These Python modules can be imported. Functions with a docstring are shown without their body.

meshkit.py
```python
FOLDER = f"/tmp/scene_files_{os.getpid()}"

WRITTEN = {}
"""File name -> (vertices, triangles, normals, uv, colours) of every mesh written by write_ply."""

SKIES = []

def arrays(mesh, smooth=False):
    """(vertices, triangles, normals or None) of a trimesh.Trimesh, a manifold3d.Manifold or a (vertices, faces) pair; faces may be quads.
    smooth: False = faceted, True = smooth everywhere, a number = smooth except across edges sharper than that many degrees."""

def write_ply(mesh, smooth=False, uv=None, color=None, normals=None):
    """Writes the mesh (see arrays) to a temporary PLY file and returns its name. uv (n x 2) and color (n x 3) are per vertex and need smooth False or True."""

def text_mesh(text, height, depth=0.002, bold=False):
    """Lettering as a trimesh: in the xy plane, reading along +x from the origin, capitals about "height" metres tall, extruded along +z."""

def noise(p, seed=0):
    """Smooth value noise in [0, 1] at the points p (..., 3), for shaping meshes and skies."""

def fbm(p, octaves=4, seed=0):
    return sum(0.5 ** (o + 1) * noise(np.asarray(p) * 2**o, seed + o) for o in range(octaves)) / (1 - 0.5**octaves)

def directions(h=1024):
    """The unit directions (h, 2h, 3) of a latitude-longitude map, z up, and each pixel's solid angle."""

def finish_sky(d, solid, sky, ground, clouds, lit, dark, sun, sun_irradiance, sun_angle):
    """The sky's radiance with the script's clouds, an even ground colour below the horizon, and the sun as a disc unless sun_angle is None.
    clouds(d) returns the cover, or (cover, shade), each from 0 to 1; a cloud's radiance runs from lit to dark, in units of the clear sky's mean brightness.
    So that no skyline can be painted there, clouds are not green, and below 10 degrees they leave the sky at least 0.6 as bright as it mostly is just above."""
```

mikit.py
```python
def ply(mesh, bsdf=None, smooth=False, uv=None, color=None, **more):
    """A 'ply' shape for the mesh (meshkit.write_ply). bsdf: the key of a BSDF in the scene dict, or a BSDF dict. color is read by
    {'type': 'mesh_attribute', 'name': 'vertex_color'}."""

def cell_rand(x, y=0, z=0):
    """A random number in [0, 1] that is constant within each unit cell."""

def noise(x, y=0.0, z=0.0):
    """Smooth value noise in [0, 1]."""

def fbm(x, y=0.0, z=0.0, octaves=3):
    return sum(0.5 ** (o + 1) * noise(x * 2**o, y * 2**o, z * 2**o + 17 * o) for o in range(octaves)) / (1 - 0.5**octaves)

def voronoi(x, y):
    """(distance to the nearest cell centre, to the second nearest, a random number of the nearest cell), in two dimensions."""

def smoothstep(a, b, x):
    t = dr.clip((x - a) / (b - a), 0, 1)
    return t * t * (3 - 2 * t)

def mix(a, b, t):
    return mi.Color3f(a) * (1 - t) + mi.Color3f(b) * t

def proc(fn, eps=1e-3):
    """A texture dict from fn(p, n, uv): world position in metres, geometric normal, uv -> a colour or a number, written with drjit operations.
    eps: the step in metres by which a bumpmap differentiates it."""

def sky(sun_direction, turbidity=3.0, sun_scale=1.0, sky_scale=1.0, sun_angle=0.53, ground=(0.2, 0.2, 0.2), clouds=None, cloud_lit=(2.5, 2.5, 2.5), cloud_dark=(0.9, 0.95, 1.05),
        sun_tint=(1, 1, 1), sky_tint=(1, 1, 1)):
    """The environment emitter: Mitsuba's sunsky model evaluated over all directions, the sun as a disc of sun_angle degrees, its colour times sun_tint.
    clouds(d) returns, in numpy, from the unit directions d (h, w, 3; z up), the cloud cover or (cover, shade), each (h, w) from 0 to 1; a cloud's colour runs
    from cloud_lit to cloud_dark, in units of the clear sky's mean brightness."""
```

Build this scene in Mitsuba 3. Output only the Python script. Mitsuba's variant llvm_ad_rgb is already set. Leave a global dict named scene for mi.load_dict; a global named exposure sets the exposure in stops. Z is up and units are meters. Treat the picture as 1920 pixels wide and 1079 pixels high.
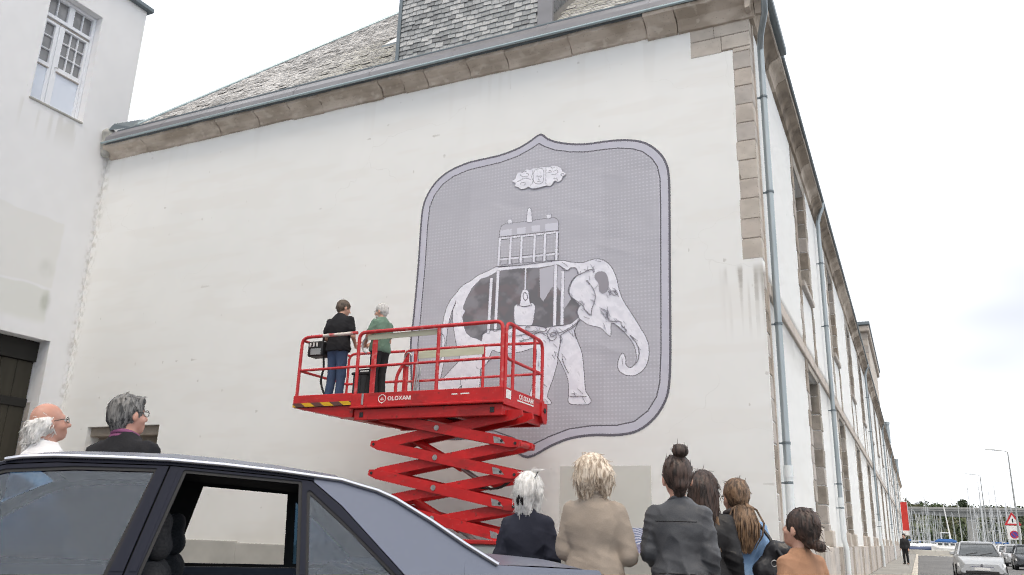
import math, random
import numpy as np, trimesh, drjit as dr, mitsuba as mi
import shapely.geometry as sg
from shapely.ops import unary_union
import mikit, meshkit
from mikit import proc, noise, fbm, cell_rand, smoothstep, mix

scene, labels = {}, {}
rng = np.random.default_rng(7)
random.seed(7)

# ------------------------------------------------------------------ camera, sky, exposure
YAW, PITCH, ROLL = math.radians(25.72), math.radians(16.58), math.radians(1.714)
EYE = np.array([0, 0, 1.1])
_f = np.array([-math.sin(YAW) * math.cos(PITCH), math.cos(YAW) * math.cos(PITCH), math.sin(PITCH)])
_r = np.array([math.cos(YAW), math.sin(YAW), 0.0])
_u = np.cross(_r, _f)
_up = -_r * math.sin(ROLL) + _u * math.cos(ROLL)
scene['camera'] = {'type': 'perspective', 'fov': 63.75, 'fov_axis': 'x', 'near_clip': 0.05, 'far_clip': 6000.0,
                   'to_world': mi.ScalarTransform4f().look_at(origin=EYE.tolist(), target=(EYE + _f).tolist(), up=_up.tolist())}


def cloud_cover(d):
    q = d * np.array([2.2, 2.2, 5.0])
    n = meshkit.fbm(q + 1.7, 4, 5)
    shade = np.clip((n - 0.49) * 3.2, 0, 1) * 0.82
    return np.ones(d.shape[:2]), shade


scene['sky'] = mikit.sky((0.22, -0.42, 0.88), turbidity=3, sun_scale=0.16, sun_angle=25, clouds=cloud_cover,
                         cloud_lit=(2.43, 2.5, 2.60), cloud_dark=(1.0, 1.06, 1.2))
exposure = 2.68


# ------------------------------------------------------------------ materials
def pr(name, col, rough=0.7, metal=0.0, bump=None, scale=0.002, eps=2e-3, **k):
    c = proc(col) if callable(col) else {'type': 'rgb', 'value': list(col)}
    b = {'type': 'principled', 'base_color': c, 'roughness': rough, 'metallic': metal, **k}
    if bump is not None:
        b = {'type': 'bumpmap', 'tex': proc(bump, eps), 'scale': scale, 'bsdf': b}
    scene['mat_' + name] = {'type': 'twosided', 'bsdf': b}


def plaster_main(p, n, uv):
    big = fbm(p.x * 0.35 + 5, p.y * 0.35, p.z * 0.35, 3)
    mid = fbm(p.x * 2.1, p.y * 2.1, p.z * 1.6 + 9, 3)
    c = mix((0.725, 0.735, 0.725), (0.815, 0.82, 0.81), big * 0.55 + mid * 0.45)
    run = noise(p.x * 9 + 2, p.y * 5, p.z * 0.5) * fbm(p.x * 0.8, 7, 2, 2)
    c = mix(c, (0.62, 0.605, 0.57), smoothstep(0.42, 0.62, run) * smoothstep(7.9, 9.9, p.z) * 0.18)
    st = smoothstep(-2.55, -2.3, p.x) * smoothstep(4.0, 5.25, p.z) * smoothstep(5.4, 5.25, p.z)
    c = mix(c, (0.33, 0.31, 0.28), st * smoothstep(0.40, 0.75, noise(p.x * 17, 3, p.z * 0.5)) * 0.75)
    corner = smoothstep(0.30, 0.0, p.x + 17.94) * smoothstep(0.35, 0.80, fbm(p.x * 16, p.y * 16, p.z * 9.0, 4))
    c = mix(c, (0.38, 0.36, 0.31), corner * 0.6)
    spot = noise(p.x * 7, p.y * 7, p.z * 4.2 + 40)
    c = mix(c, (0.42, 0.41, 0.38), smoothstep(0.965, 0.99, spot) * 0.5)
    v1, v2, _ = mikit.voronoi(p.x * 0.42 + 0.25 * fbm(p.x * 2, 5, p.z * 2, 3), p.z * 0.42 + p.y * 0.3 + 0.25 * fbm(p.x * 2, 8, p.z * 2, 3))
    c = mix(c, (0.50, 0.49, 0.46), smoothstep(0.006, 0.001, v2 - v1) * smoothstep(0.5, 0.62, fbm(p.x * 0.7, p.y * 0.7, p.z * 0.7 + 3, 2)) * 0.2)
    tr = fbm(p.x * 0.8 + 3, p.y, p.z * 3.5, 4)
    c = mix(c, (0.745, 0.74, 0.72), smoothstep(0.5, 0.68, tr) * 0.5)
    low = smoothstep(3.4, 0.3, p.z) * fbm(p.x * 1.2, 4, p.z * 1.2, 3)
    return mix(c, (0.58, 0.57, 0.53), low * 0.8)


def plaster_bump(p, n, uv):
    return fbm(p.x * 3, p.y * 3, p.z * 3, 3) * 0.7 + fbm(p.x * 22, p.y * 22, p.z * 22, 2) * 0.12


def plaster_left(p, n, uv):
    big = fbm(p.x * 0.5, p.y * 0.5 + 7, p.z * 0.5, 3)
    mid = fbm(p.x * 3, p.y * 3, p.z * 2.2, 3)
    c = mix((0.70, 0.705, 0.715), (0.80, 0.805, 0.82), big * 0.5 + mid * 0.5)
    wob = (fbm(p.y * 2, 1, p.z * 2, 2) - 0.5) * 0.12
    patch = smoothstep(7.98, 7.93, p.z + wob) * smoothstep(6.3, 6.36, p.z + wob) * smoothstep(12.22, 12.15, p.y + wob)
    c = mix(c, (0.70, 0.70, 0.68), patch * 0.7)
    p2 = smoothstep(6.30, 6.24, p.z + wob) * smoothstep(5.35, 5.6, p.z + wob) * smoothstep(12.2, 12.12, p.y + wob)
    c = mix(c, (0.66, 0.67, 0.63), p2 * 0.7)
    blob = smoothstep(0.30, 0.05, dr.sqrt(dr.square((p.y - 12.08) * 1.6) + dr.square((p.z - 5.95) * 0.75)))
    blob = dr.maximum(blob, 0.5 * smoothstep(0.30, 0.05, dr.sqrt(dr.square((p.y - 11.95) * 1.1) + dr.square((p.z - 6.75) * 0.9))))
    c = mix(c, (0.34, 0.36, 0.30), blob * fbm(p.y * 5, 2, p.z * 3, 3) * 0.7)
    corner = smoothstep(0.16, 0.0, dr.abs(p.y - 12.97)) * smoothstep(10.3, 9.9, p.z) * smoothstep(0.35, 0.80, fbm(p.x * 16, p.y * 14, p.z * 9, 4))
    c = mix(c, (0.42, 0.40, 0.36), corner * 0.55)
    spot = noise(p.x * 5, p.y * 5, p.z * 3.4 + 11)
    c = mix(c, (0.45, 0.44, 0.42), smoothstep(0.955, 0.985, spot) * 0.6)
    sill = smoothstep(10.62, 10.5, p.z) * smoothstep(9.6, 10.5, p.z) * smoothstep(10.4, 10.7, p.y) * smoothstep(12.4, 12.1, p.y)
    return mix(c, (0.55, 0.54, 0.50), sill * smoothstep(0.5, 0.8, noise(p.y * 9, 3, p.z * 0.8)) * 0.5)


def granite(base, dark, seed):
    def fn(p, n, uv):
        a = fbm(p.x * 4 + seed, p.y * 4, p.z * 4, 3)
        s = noise(p.x * 70, p.y * 70, p.z * 70 + seed)
        c = mix(dark, base, smoothstep(0.25, 0.65, a))
        return mix(c, (0.12, 0.11, 0.10), smoothstep(0.72, 0.95, s) * 0.35)
    return fn


def stone_bump(p, n, uv):
    return fbm(p.x * 14, p.y * 14, p.z * 14, 3)


pr('plaster', plaster_main, 0.9, bump=plaster_bump, scale=0.006, eps=6e-3, specular=0.2)
pr('plaster_street_dimmed', lambda p, n, uv: plaster_main(p, n, uv) * 0.87, 0.9, bump=plaster_bump, scale=0.006, eps=6e-3, specular=0.2)  # same plaster, shade put into its colour against the open-sky light
pr('plaster_side', plaster_left, 0.9, bump=plaster_bump, scale=0.006, eps=6e-3, specular=0.2)
pr('cement', lambda p, n, uv: mix((0.30, 0.30, 0.28), (0.46, 0.45, 0.42), fbm(p.x * 2.5, p.y * 2.5, p.z * 2.5, 4)), 0.9)
GRAN = ['granite_tan', 'granite_grey', 'granite_pale', 'granite_brown']
pr('granite_tan', granite((0.475, 0.425, 0.38), (0.40, 0.36, 0.32), 1), 0.85, bump=stone_bump, scale=0.01, eps=5e-3)
pr('granite_grey', granite((0.43, 0.395, 0.365), (0.36, 0.335, 0.31), 5), 0.85, bump=stone_bump, scale=0.01, eps=5e-3)
pr('granite_pale', granite((0.50, 0.455, 0.405), (0.43, 0.39, 0.345), 9), 0.85, bump=stone_bump, scale=0.01, eps=5e-3)
pr('granite_brown', granite((0.32, 0.275, 0.23), (0.21, 0.18, 0.15), 13), 0.85, bump=stone_bump, scale=0.01, eps=5e-3)


def cornice_col(p, n, uv):
    a = fbm(p.x * 2.2, p.y * 2.2, p.z * 5, 3)
    s = noise(p.x * 60, p.y * 60, p.z * 60)
    c = mix((0.36, 0.305, 0.25), (0.53, 0.465, 0.40), smoothstep(0.3, 0.7, a))
    c = mix(c, (0.60, 0.55, 0.49), smoothstep(0.60, 0.8, fbm(p.x * 9, p.y * 9, p.z * 9 + 3, 2)) * 0.5)
    return mix(c, (0.12, 0.10, 0.085), smoothstep(0.78, 0.95, s) * 0.4)


pr('jamb_dark', granite((0.30, 0.27, 0.235), (0.20, 0.178, 0.153), 17), 0.85, bump=stone_bump, scale=0.01, eps=5e-3)
pr('jamb_mid', granite((0.37, 0.335, 0.295), (0.27, 0.245, 0.215), 19), 0.85, bump=stone_bump, scale=0.01, eps=5e-3)
pr('cornice', cornice_col, 0.9, bump=stone_bump, scale=0.012, eps=6e-3)
pr('cornice_dirty', granite((0.30, 0.25, 0.20), (0.17, 0.14, 0.115), 21), 0.9, bump=stone_bump, scale=0.01, eps=6e-3)
pr('mortar', (0.20, 0.17, 0.145), 0.95)
pr('zinc', lambda p, n, uv: mix((0.185, 0.183, 0.193), (0.27, 0.266, 0.28), fbm(p.x * 1.3, p.y * 3, p.z * 3, 3)), 0.45, 0.35)
pr('zinc_dark', (0.15, 0.18, 0.20), 0.45, 0.4)
pr('zinc_lip', (0.36, 0.44, 0.46), 0.35, 0.5)
pr('galvanised', lambda p, n, uv: mix((0.27, 0.315, 0.335), (0.44, 0.485, 0.51), fbm(p.x * 9, p.y * 9, p.z * 1.2, 3)), 0.38, 0.55)
pr('pipe_white', (0.70, 0.74, 0.76), 0.45)
SLATE = ['slate_a', 'slate_b', 'slate_c', 'slate_d']
for i, c in enumerate([(0.25, 0.26, 0.265), (0.33, 0.34, 0.345), (0.42, 0.425, 0.425), (0.19, 0.195, 0.20)]):
    pr(SLATE[i], (lambda c, i: lambda p, n, uv: mix([0.75 * float(q) for q in c], [1.3 * float(q) for q in c], fbm(p.x * 14 + i, p.y * 14, p.z * 14, 3)))(c, i), 0.5)


def old_roof(p, n, uv):
    a = fbm(p.x * 1.1, p.y * 1.1, p.z * 1.1, 3)
    b = fbm(p.x * 9, p.y * 9, p.z * 16, 3)
    c = mix((0.185, 0.18, 0.174), (0.56, 0.55, 0.54), smoothstep(0.25, 0.70, b * 0.7 + a * 0.3))
    moss = smoothstep(-13.0, -10.2, p.x) * smoothstep(13.2, 12.6, p.z) * smoothstep(0.42, 0.6, b)
    return mix(c, (0.26, 0.255, 0.17), moss * 0.45)


pr('roof_slate', old_roof, 0.8)
pr('roof_base', (0.16, 0.157, 0.152), 0.9)
pr('white_paint', (0.74, 0.76, 0.80), 0.45)
pr('door_panel', (0.66, 0.71, 0.80), 0.4)
pr('pane_grey', lambda p, n, uv: mix((0.14, 0.145, 0.15), (0.30, 0.30, 0.31), fbm(p.x * 3, p.y * 6, p.z * 4, 3)), 0.12)
pr('dark_pane', (0.02, 0.022, 0.025), 0.1)
pr('olive_door', lambda p, n, uv: mix((0.028, 0.025, 0.018), (0.052, 0.046, 0.032), fbm(p.x * 2, p.y * 9, p.z * 0.8, 3)), 0.8)
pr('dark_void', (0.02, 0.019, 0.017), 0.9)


def red_worn(p, n, uv):
    a = fbm(p.x * 5, p.y * 5, p.z * 5, 3)
    s = fbm(p.x * 26, p.y * 26, p.z * 26 + 7, 3)
    c = mix((0.40, 0.010, 0.012), (0.58, 0.016, 0.018), a)
    c = mix(c, (0.56, 0.12, 0.11), smoothstep(0.66, 0.80, s) * 0.25)
    c = mix(c, (0.16, 0.02, 0.018), smoothstep(0.55, 0.75, fbm(p.x * 2.5, p.y * 2.5, p.z * 5 + 12, 4)) * 0.45)
    return mix(c, (0.10, 0.03, 0.025), smoothstep(0.74, 0.88, fbm(p.x * 13, p.y * 13, p.z * 9 + 30, 3)) * 0.6)


def red_rail(p, n, uv):
    s = fbm(p.x * 18, p.y * 18, p.z * 18, 3)
    c = mix((0.46, 0.022, 0.026), (0.56, 0.035, 0.04), s)
    return mix(c, (0.52, 0.28, 0.26), smoothstep(0.60, 0.78, s) * 0.5)


pr('red', red_worn, 0.42)
pr('red_rail', red_rail, 0.45)
pr('rail_worn', lambda p, n, uv: mix((0.50, 0.10, 0.10), (0.62, 0.55, 0.50), smoothstep(0.35, 0.6, fbm(p.x * 9, p.y * 9, p.z * 9, 3))), 0.5)
pr('steel', lambda p, n, uv: mix((0.25, 0.25, 0.25), (0.55, 0.55, 0.55), fbm(p.x * 30, p.y * 30, p.z * 30, 2)), 0.35, 0.7)
pr('black', (0.018, 0.018, 0.02), 0.55)
pr('rubber', (0.022, 0.022, 0.023), 0.85)
pr('chassis_grey', (0.33, 0.36, 0.36), 0.55)
pr('board', lambda p, n, uv: mix((0.40, 0.41, 0.30), (0.56, 0.56, 0.44), fbm(p.x * 3, p.y * 3, p.z * 20, 3)), 0.6)
pr('hazard', lambda p, n, uv: dr.select(dr.abs((p.x + p.z * 1.6) * 2.6 - dr.floor((p.x + p.z * 1.6) * 2.6) - 0.5) < 0.25, mi.Color3f(0.62, 0.36, 0.01), mi.Color3f(0.10, 0.04, 0.035)), 0.5)
pr('white_print', (0.78, 0.77, 0.75), 0.5)
pr('case', (0.022, 0.024, 0.026), 0.5)
pr('control_grey', (0.33, 0.34, 0.34), 0.5)


# mural print
def field_col(p, n, uv):
    u, v = p.x / 0.0665, (p.z + 0.012 * noise(p.x * 2, 1, 2)) / 0.0665
    fu, fv = u - dr.floor(u) - 0.5, v - dr.floor(v) - 0.5
    d = dr.sqrt(dr.square(fu * 0.75) + dr.square(fv * 1.15))
    dot = smoothstep(0.27, 0.17, d) * (0.35 + 0.65 * smoothstep(0.3, 0.6, fbm(p.x * 1.4, 2, p.z * 1.4, 3)))
    c = mix((0.405, 0.405, 0.455), (0.46, 0.46, 0.51), fbm(p.x * 0.9, 1, p.z * 0.9, 4))
    sheet = cell_rand(p.x / 0.9 + 100, p.z / 1.25 + 40)
    c = c * (0.97 + 0.06 * sheet)
    return mix(c, (0.62, 0.62, 0.68), dot * 0.45)


def paper_bump(p, n, uv):
    w = p.x * 0.35 + p.z
    return fbm(p.x * 1.4, 1, w * 5, 3) + 0.3 * fbm(p.x * 9, 3, p.z * 9, 2)


def hatch(p, n, uv):
    s = fbm(p.x * 10, 2, p.z * 10, 4)
    h = noise((p.x + p.z * 0.5) * 55, 1, (p.z - p.x * 0.5) * 9)
    c = mix((0.70, 0.705, 0.78), (0.79, 0.795, 0.865), smoothstep(0.3, 0.65, s))
    return mix(c, (0.40, 0.40, 0.46), smoothstep(0.62, 0.85, h) * smoothstep(0.52, 0.68, s) * 0.35)


def dark_print(p, n, uv):
    a = fbm(p.x * 3.5, 2, p.z * 3.5, 4)
    r = fbm(p.x * 5 + 9, 2, p.z * 5, 3)
    c = mix((0.15, 0.15, 0.167), (0.235, 0.232, 0.26), smoothstep(0.38, 0.6, a))
    return mix(c, (0.22, 0.165, 0.18), smoothstep(0.5, 0.65, r) * 0.35)


pr('mural_field', field_col, 0.7, bump=paper_bump, scale=0.012, eps=8e-3)
pr('mural_border', lambda p, n, uv: mix((0.47, 0.47, 0.545), (0.53, 0.53, 0.605), fbm(p.x * 1.5, 1, p.z * 1.5, 3)), 0.7, bump=paper_bump, scale=0.008, eps=8e-3)
pr('mural_ink', (0.125, 0.122, 0.15), 0.7)
pr('mural_ink_soft', (0.20, 0.20, 0.245), 0.7)
pr('mural_white', hatch, 0.7, bump=paper_bump, scale=0.006, eps=8e-3)
pr('mural_dark', dark_print, 0.7)
pr('mural_glow', (0.47, 0.47, 0.53), 0.7)
pr('mural_mid', (0.30, 0.29, 0.33), 0.7)
pr('mural_pane', (0.60, 0.605, 0.68), 0.7)
pr('patch_paint', lambda p, n, uv: mix((0.545, 0.55, 0.51), (0.60, 0.60, 0.565), fbm(p.x * 2, 1, p.z * 2, 3)), 0.9)
pr('poster', lambda p, n, uv: mix((0.66, 0.68, 0.76), (0.20, 0.24, 0.42), smoothstep(0.42, 0.58, 0.5 + 0.5 * dr.sin(p.z * 160 + 5 * dr.sin(p.x * 14 + p.z * 9)))), 0.6)
pr('poster_low', lambda p, n, uv: mix((0.10, 0.10, 0.24), (0.50, 0.50, 0.62), fbm(p.x * 25, 1, p.z * 25, 3)), 0.6)

# ground
pr('asphalt', lambda p, n, uv: mix((0.085, 0.085, 0.088), (0.15, 0.15, 0.15), fbm(p.x * 0.6, p.y * 0.25, 0, 4) * 0.7 + noise(p.x * 60, p.y * 60) * 0.3), 0.8)
pr('yard', lambda p, n, uv: mix((0.07, 0.07, 0.07), (0.12, 0.118, 0.115), fbm(p.x * 0.7, p.y * 0.7, 0, 4) * 0.7 + noise(p.x * 50, p.y * 50) * 0.3), 0.85)
pr('pavement', lambda p, n, uv: mix((0.17, 0.168, 0.16), (0.27, 0.265, 0.25), fbm(p.x * 1.5, p.y * 0.8, 0, 4)), 0.85)
pr('kerbstone', granite((0.45, 0.42, 0.37), (0.32, 0.30, 0.27), 3), 0.85)
pr('road_white', (0.62, 0.62, 0.60), 0.7)
pr('quay', lambda p, n, uv: mix((0.42, 0.41, 0.38), (0.56, 0.55, 0.52), fbm(p.x * 0.2, p.y * 0.2, 0, 3)), 0.85)
pr('water', (0.10, 0.13, 0.14), 0.12, bump=lambda p, n, uv: fbm(p.x * 0.8, p.y * 1.5, 0, 2), scale=0.05, eps=0.05)
pr('hill', lambda p, n, uv: mix((0.035, 0.05, 0.022), (0.09, 0.10, 0.05), fbm(p.x * 0.08, p.y * 0.08, p.z * 0.15, 4)), 0.95)
pr('leaf_a', (0.060, 0.085, 0.035), 0.8)
pr('leaf_b', (0.040, 0.055, 0.028), 0.8)
pr('leaf_c', (0.105, 0.105, 0.055), 0.8)
pr('concrete', lambda p, n, uv: mix((0.22, 0.215, 0.205), (0.31, 0.305, 0.29), fbm(p.x * 0.3, p.y * 0.3, p.z * 0.2, 3)), 0.9)
pr('hull', (0.72, 0.73, 0.74), 0.35)
pr('hull_dark', (0.05, 0.07, 0.14), 0.35)
pr('canvas_blue', (0.03, 0.11, 0.32), 0.8)
pr('mast', (0.50, 0.51, 0.52), 0.45, 0.3)
pr('lamp_metal', (0.40, 0.42, 0.42), 0.5, 0.3)
pr('banner_red', lambda p, n, uv: mix((0.50, 0.03, 0.025), (0.62, 0.05, 0.04), fbm(p.x * 3, p.y * 3, p.z * 1.2, 2)), 0.7)
pr('sign_white', (0.75, 0.75, 0.74), 0.4)
pr('sign_red', (0.50, 0.02, 0.03), 0.4)
pr('sign_blue', (0.08, 0.05, 0.28), 0.4)
pr('bark', (0.09, 0.07, 0.05), 0.9)

# vehicles
pr('car_paint', (0.135, 0.15, 0.20), 0.30, 0.45, clearcoat=1.0, clearcoat_gloss=0.93)
pr('car_graphite', (0.017, 0.019, 0.032), 0.42, 0.0, specular=0.12, clearcoat=0.1, clearcoat_gloss=0.93)
pr('car_silver', (0.46, 0.47, 0.48), 0.3, 0.5, clearcoat=1.0, clearcoat_gloss=0.93)
pr('car_white', (0.70, 0.70, 0.70), 0.35, clearcoat=0.8)
pr('car_dark', (0.05, 0.055, 0.065), 0.3, 0.3, clearcoat=1.0)
pr('chrome', (0.62, 0.62, 0.67), 0.14, 1.0)
pr('seal', (0.010, 0.010, 0.012), 0.6)
pr('upholstery', lambda p, n, uv: mix((0.03, 0.03, 0.033), (0.06, 0.058, 0.06), noise(p.x * 120, p.y * 120, p.z * 120)), 0.9)
pr('headlining', (0.028, 0.025, 0.022), 0.9)
pr('car_window_dark', (0.035, 0.042, 0.045), 0.06, clearcoat=1.0)
pr('lens', (0.62, 0.63, 0.64), 0.1, clearcoat=1.0)
pr('lens_red', (0.35, 0.02, 0.02), 0.15, clearcoat=1.0)
pr('blue_badge', (0.02, 0.03, 0.10), 0.3)
scene['mat_tinted'] = {'type': 'thindielectric', 'int_ior': 1.52, 'specular_transmittance': {'type': 'rgb', 'value': [0.26, 0.39, 0.51]}}  # blue of the transmittance stands in for sky reflected in the windows
scene['mat_clear'] = {'type': 'thindielectric', 'int_ior': 1.5}

# people
pr('skin', lambda p, n, uv: mix((0.50, 0.27, 0.19), (0.60, 0.36, 0.27), fbm(p.x * 25, p.y * 25, p.z * 25, 3)), 0.55)
pr('skin_ruddy', lambda p, n, uv: mix((0.46, 0.20, 0.135), (0.60, 0.37, 0.30), fbm(p.x * 16, p.y * 16, p.z * 16, 3)), 0.5)


def hair_mat(name, a, b):
    pr(name, lambda p, n, uv: mix(a, b, smoothstep(0.3, 0.7, fbm(p.x * 90, p.y * 90, p.z * 14, 3))), 0.5)


hair_mat('hair_white', (0.55, 0.54, 0.52), (0.85, 0.84, 0.82))
hair_mat('hair_blonde', (0.36, 0.27, 0.19), (0.78, 0.69, 0.58))
hair_mat('hair_dark', (0.018, 0.012, 0.010), (0.075, 0.045, 0.035))
hair_mat('hair_brown', (0.065, 0.040, 0.025), (0.235, 0.145, 0.085))
hair_mat('hair_grey', (0.035, 0.035, 0.035), (0.20, 0.195, 0.19))
hair_mat('hair_silver', (0.38, 0.37, 0.36), (0.66, 0.65, 0.63))
hair_mat('hair_brownish', (0.05, 0.035, 0.025), (0.15, 0.11, 0.08))


def cloth(name, a, b, fx=220.0, fz=160.0, rough=0.9, bs=0.0015):
    def col(p, n, uv):
        return mix(a, b, fbm(p.x * 6, p.y * 6, p.z * 6, 3) * 0.7 + noise(p.x * fx, p.y * fx, p.z * fz) * 0.3)
    pr(name, col, rough, specular=0.25)


cloth('navy_knit', (0.016, 0.018, 0.030), (0.034, 0.037, 0.055))
cloth('beige_knit', (0.27, 0.225, 0.185), (0.41, 0.35, 0.295))
cloth('grey_jacket', (0.050, 0.053, 0.060), (0.110, 0.114, 0.125), rough=0.45)
cloth('black_jacket', (0.014, 0.014, 0.016), (0.035, 0.035, 0.038), rough=0.5)
cloth('denim_light', (0.12, 0.22, 0.40), (0.27, 0.41, 0.60))
cloth('denim', (0.035, 0.055, 0.11), (0.075, 0.11, 0.19))
cloth('scarf', (0.045, 0.04, 0.042), (0.11, 0.10, 0.105), 60, 60)
cloth('orange_knit', (0.32, 0.17, 0.10), (0.43, 0.245, 0.16))
cloth('white_knit', (0.60, 0.60, 0.62), (0.80, 0.80, 0.82), 90, 90)
cloth('black_cotton', (0.012, 0.012, 0.014), (0.028, 0.028, 0.032))
cloth('green_cotton', (0.105, 0.175, 0.132), (0.165, 0.25, 0.195))
cloth('purple_shirt', (0.17, 0.055, 0.13), (0.27, 0.10, 0.20))
cloth('trousers_dark', (0.016, 0.016, 0.018), (0.032, 0.032, 0.034))
pr('bag_black', (0.014, 0.014, 0.017), 0.4)
pr('shoe', (0.03, 0.025, 0.02), 0.6)
pr('eye_white', (0.75, 0.74, 0.72), 0.2)
pr('hair_clip', (0.008, 0.008, 0.009), 0.3)


# ------------------------------------------------------------------ scene helpers
_used = set()


def free(key):
    k, i = key, 0
    while k in _used:
        i += 1
        k = f'{key}_{i:03d}'
    _used.add(k)
    return k


def thing(name, label, cat, group=None, kind=None):
    key = free(name)
    d = {'label': label}
    if cat:
        d['category'] = cat
    if group:
        d['group'] = group
    if kind:
        d['kind'] = kind
    labels[key] = d
    return key


def part(parent, name, mesh, mat, smooth=False, label=None, kind=None, to_world=None):
    key = free(parent + '__' + name)
    m = mesh.mesh() if isinstance(mesh, MB) else mesh
    d = m if isinstance(m, dict) else mikit.ply(m, 'mat_' + mat, smooth=smooth)
    if to_world is not None:
        d = {**d, 'to_world': to_world}
    scene[key] = d
    e = {}
    if label:
        e['label'] = label
    if kind:
        e['kind'] = kind
    if e:
        labels[key] = e
    return key


def single(name, mesh, mat, label, cat, group=None, kind=None, smooth=False):
    key = thing(name, label, cat, group, kind)
    m = mesh.mesh() if isinstance(mesh, MB) else mesh
    scene[key] = mikit.ply(m, 'mat_' + mat, smooth=smooth)
    return key


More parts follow.
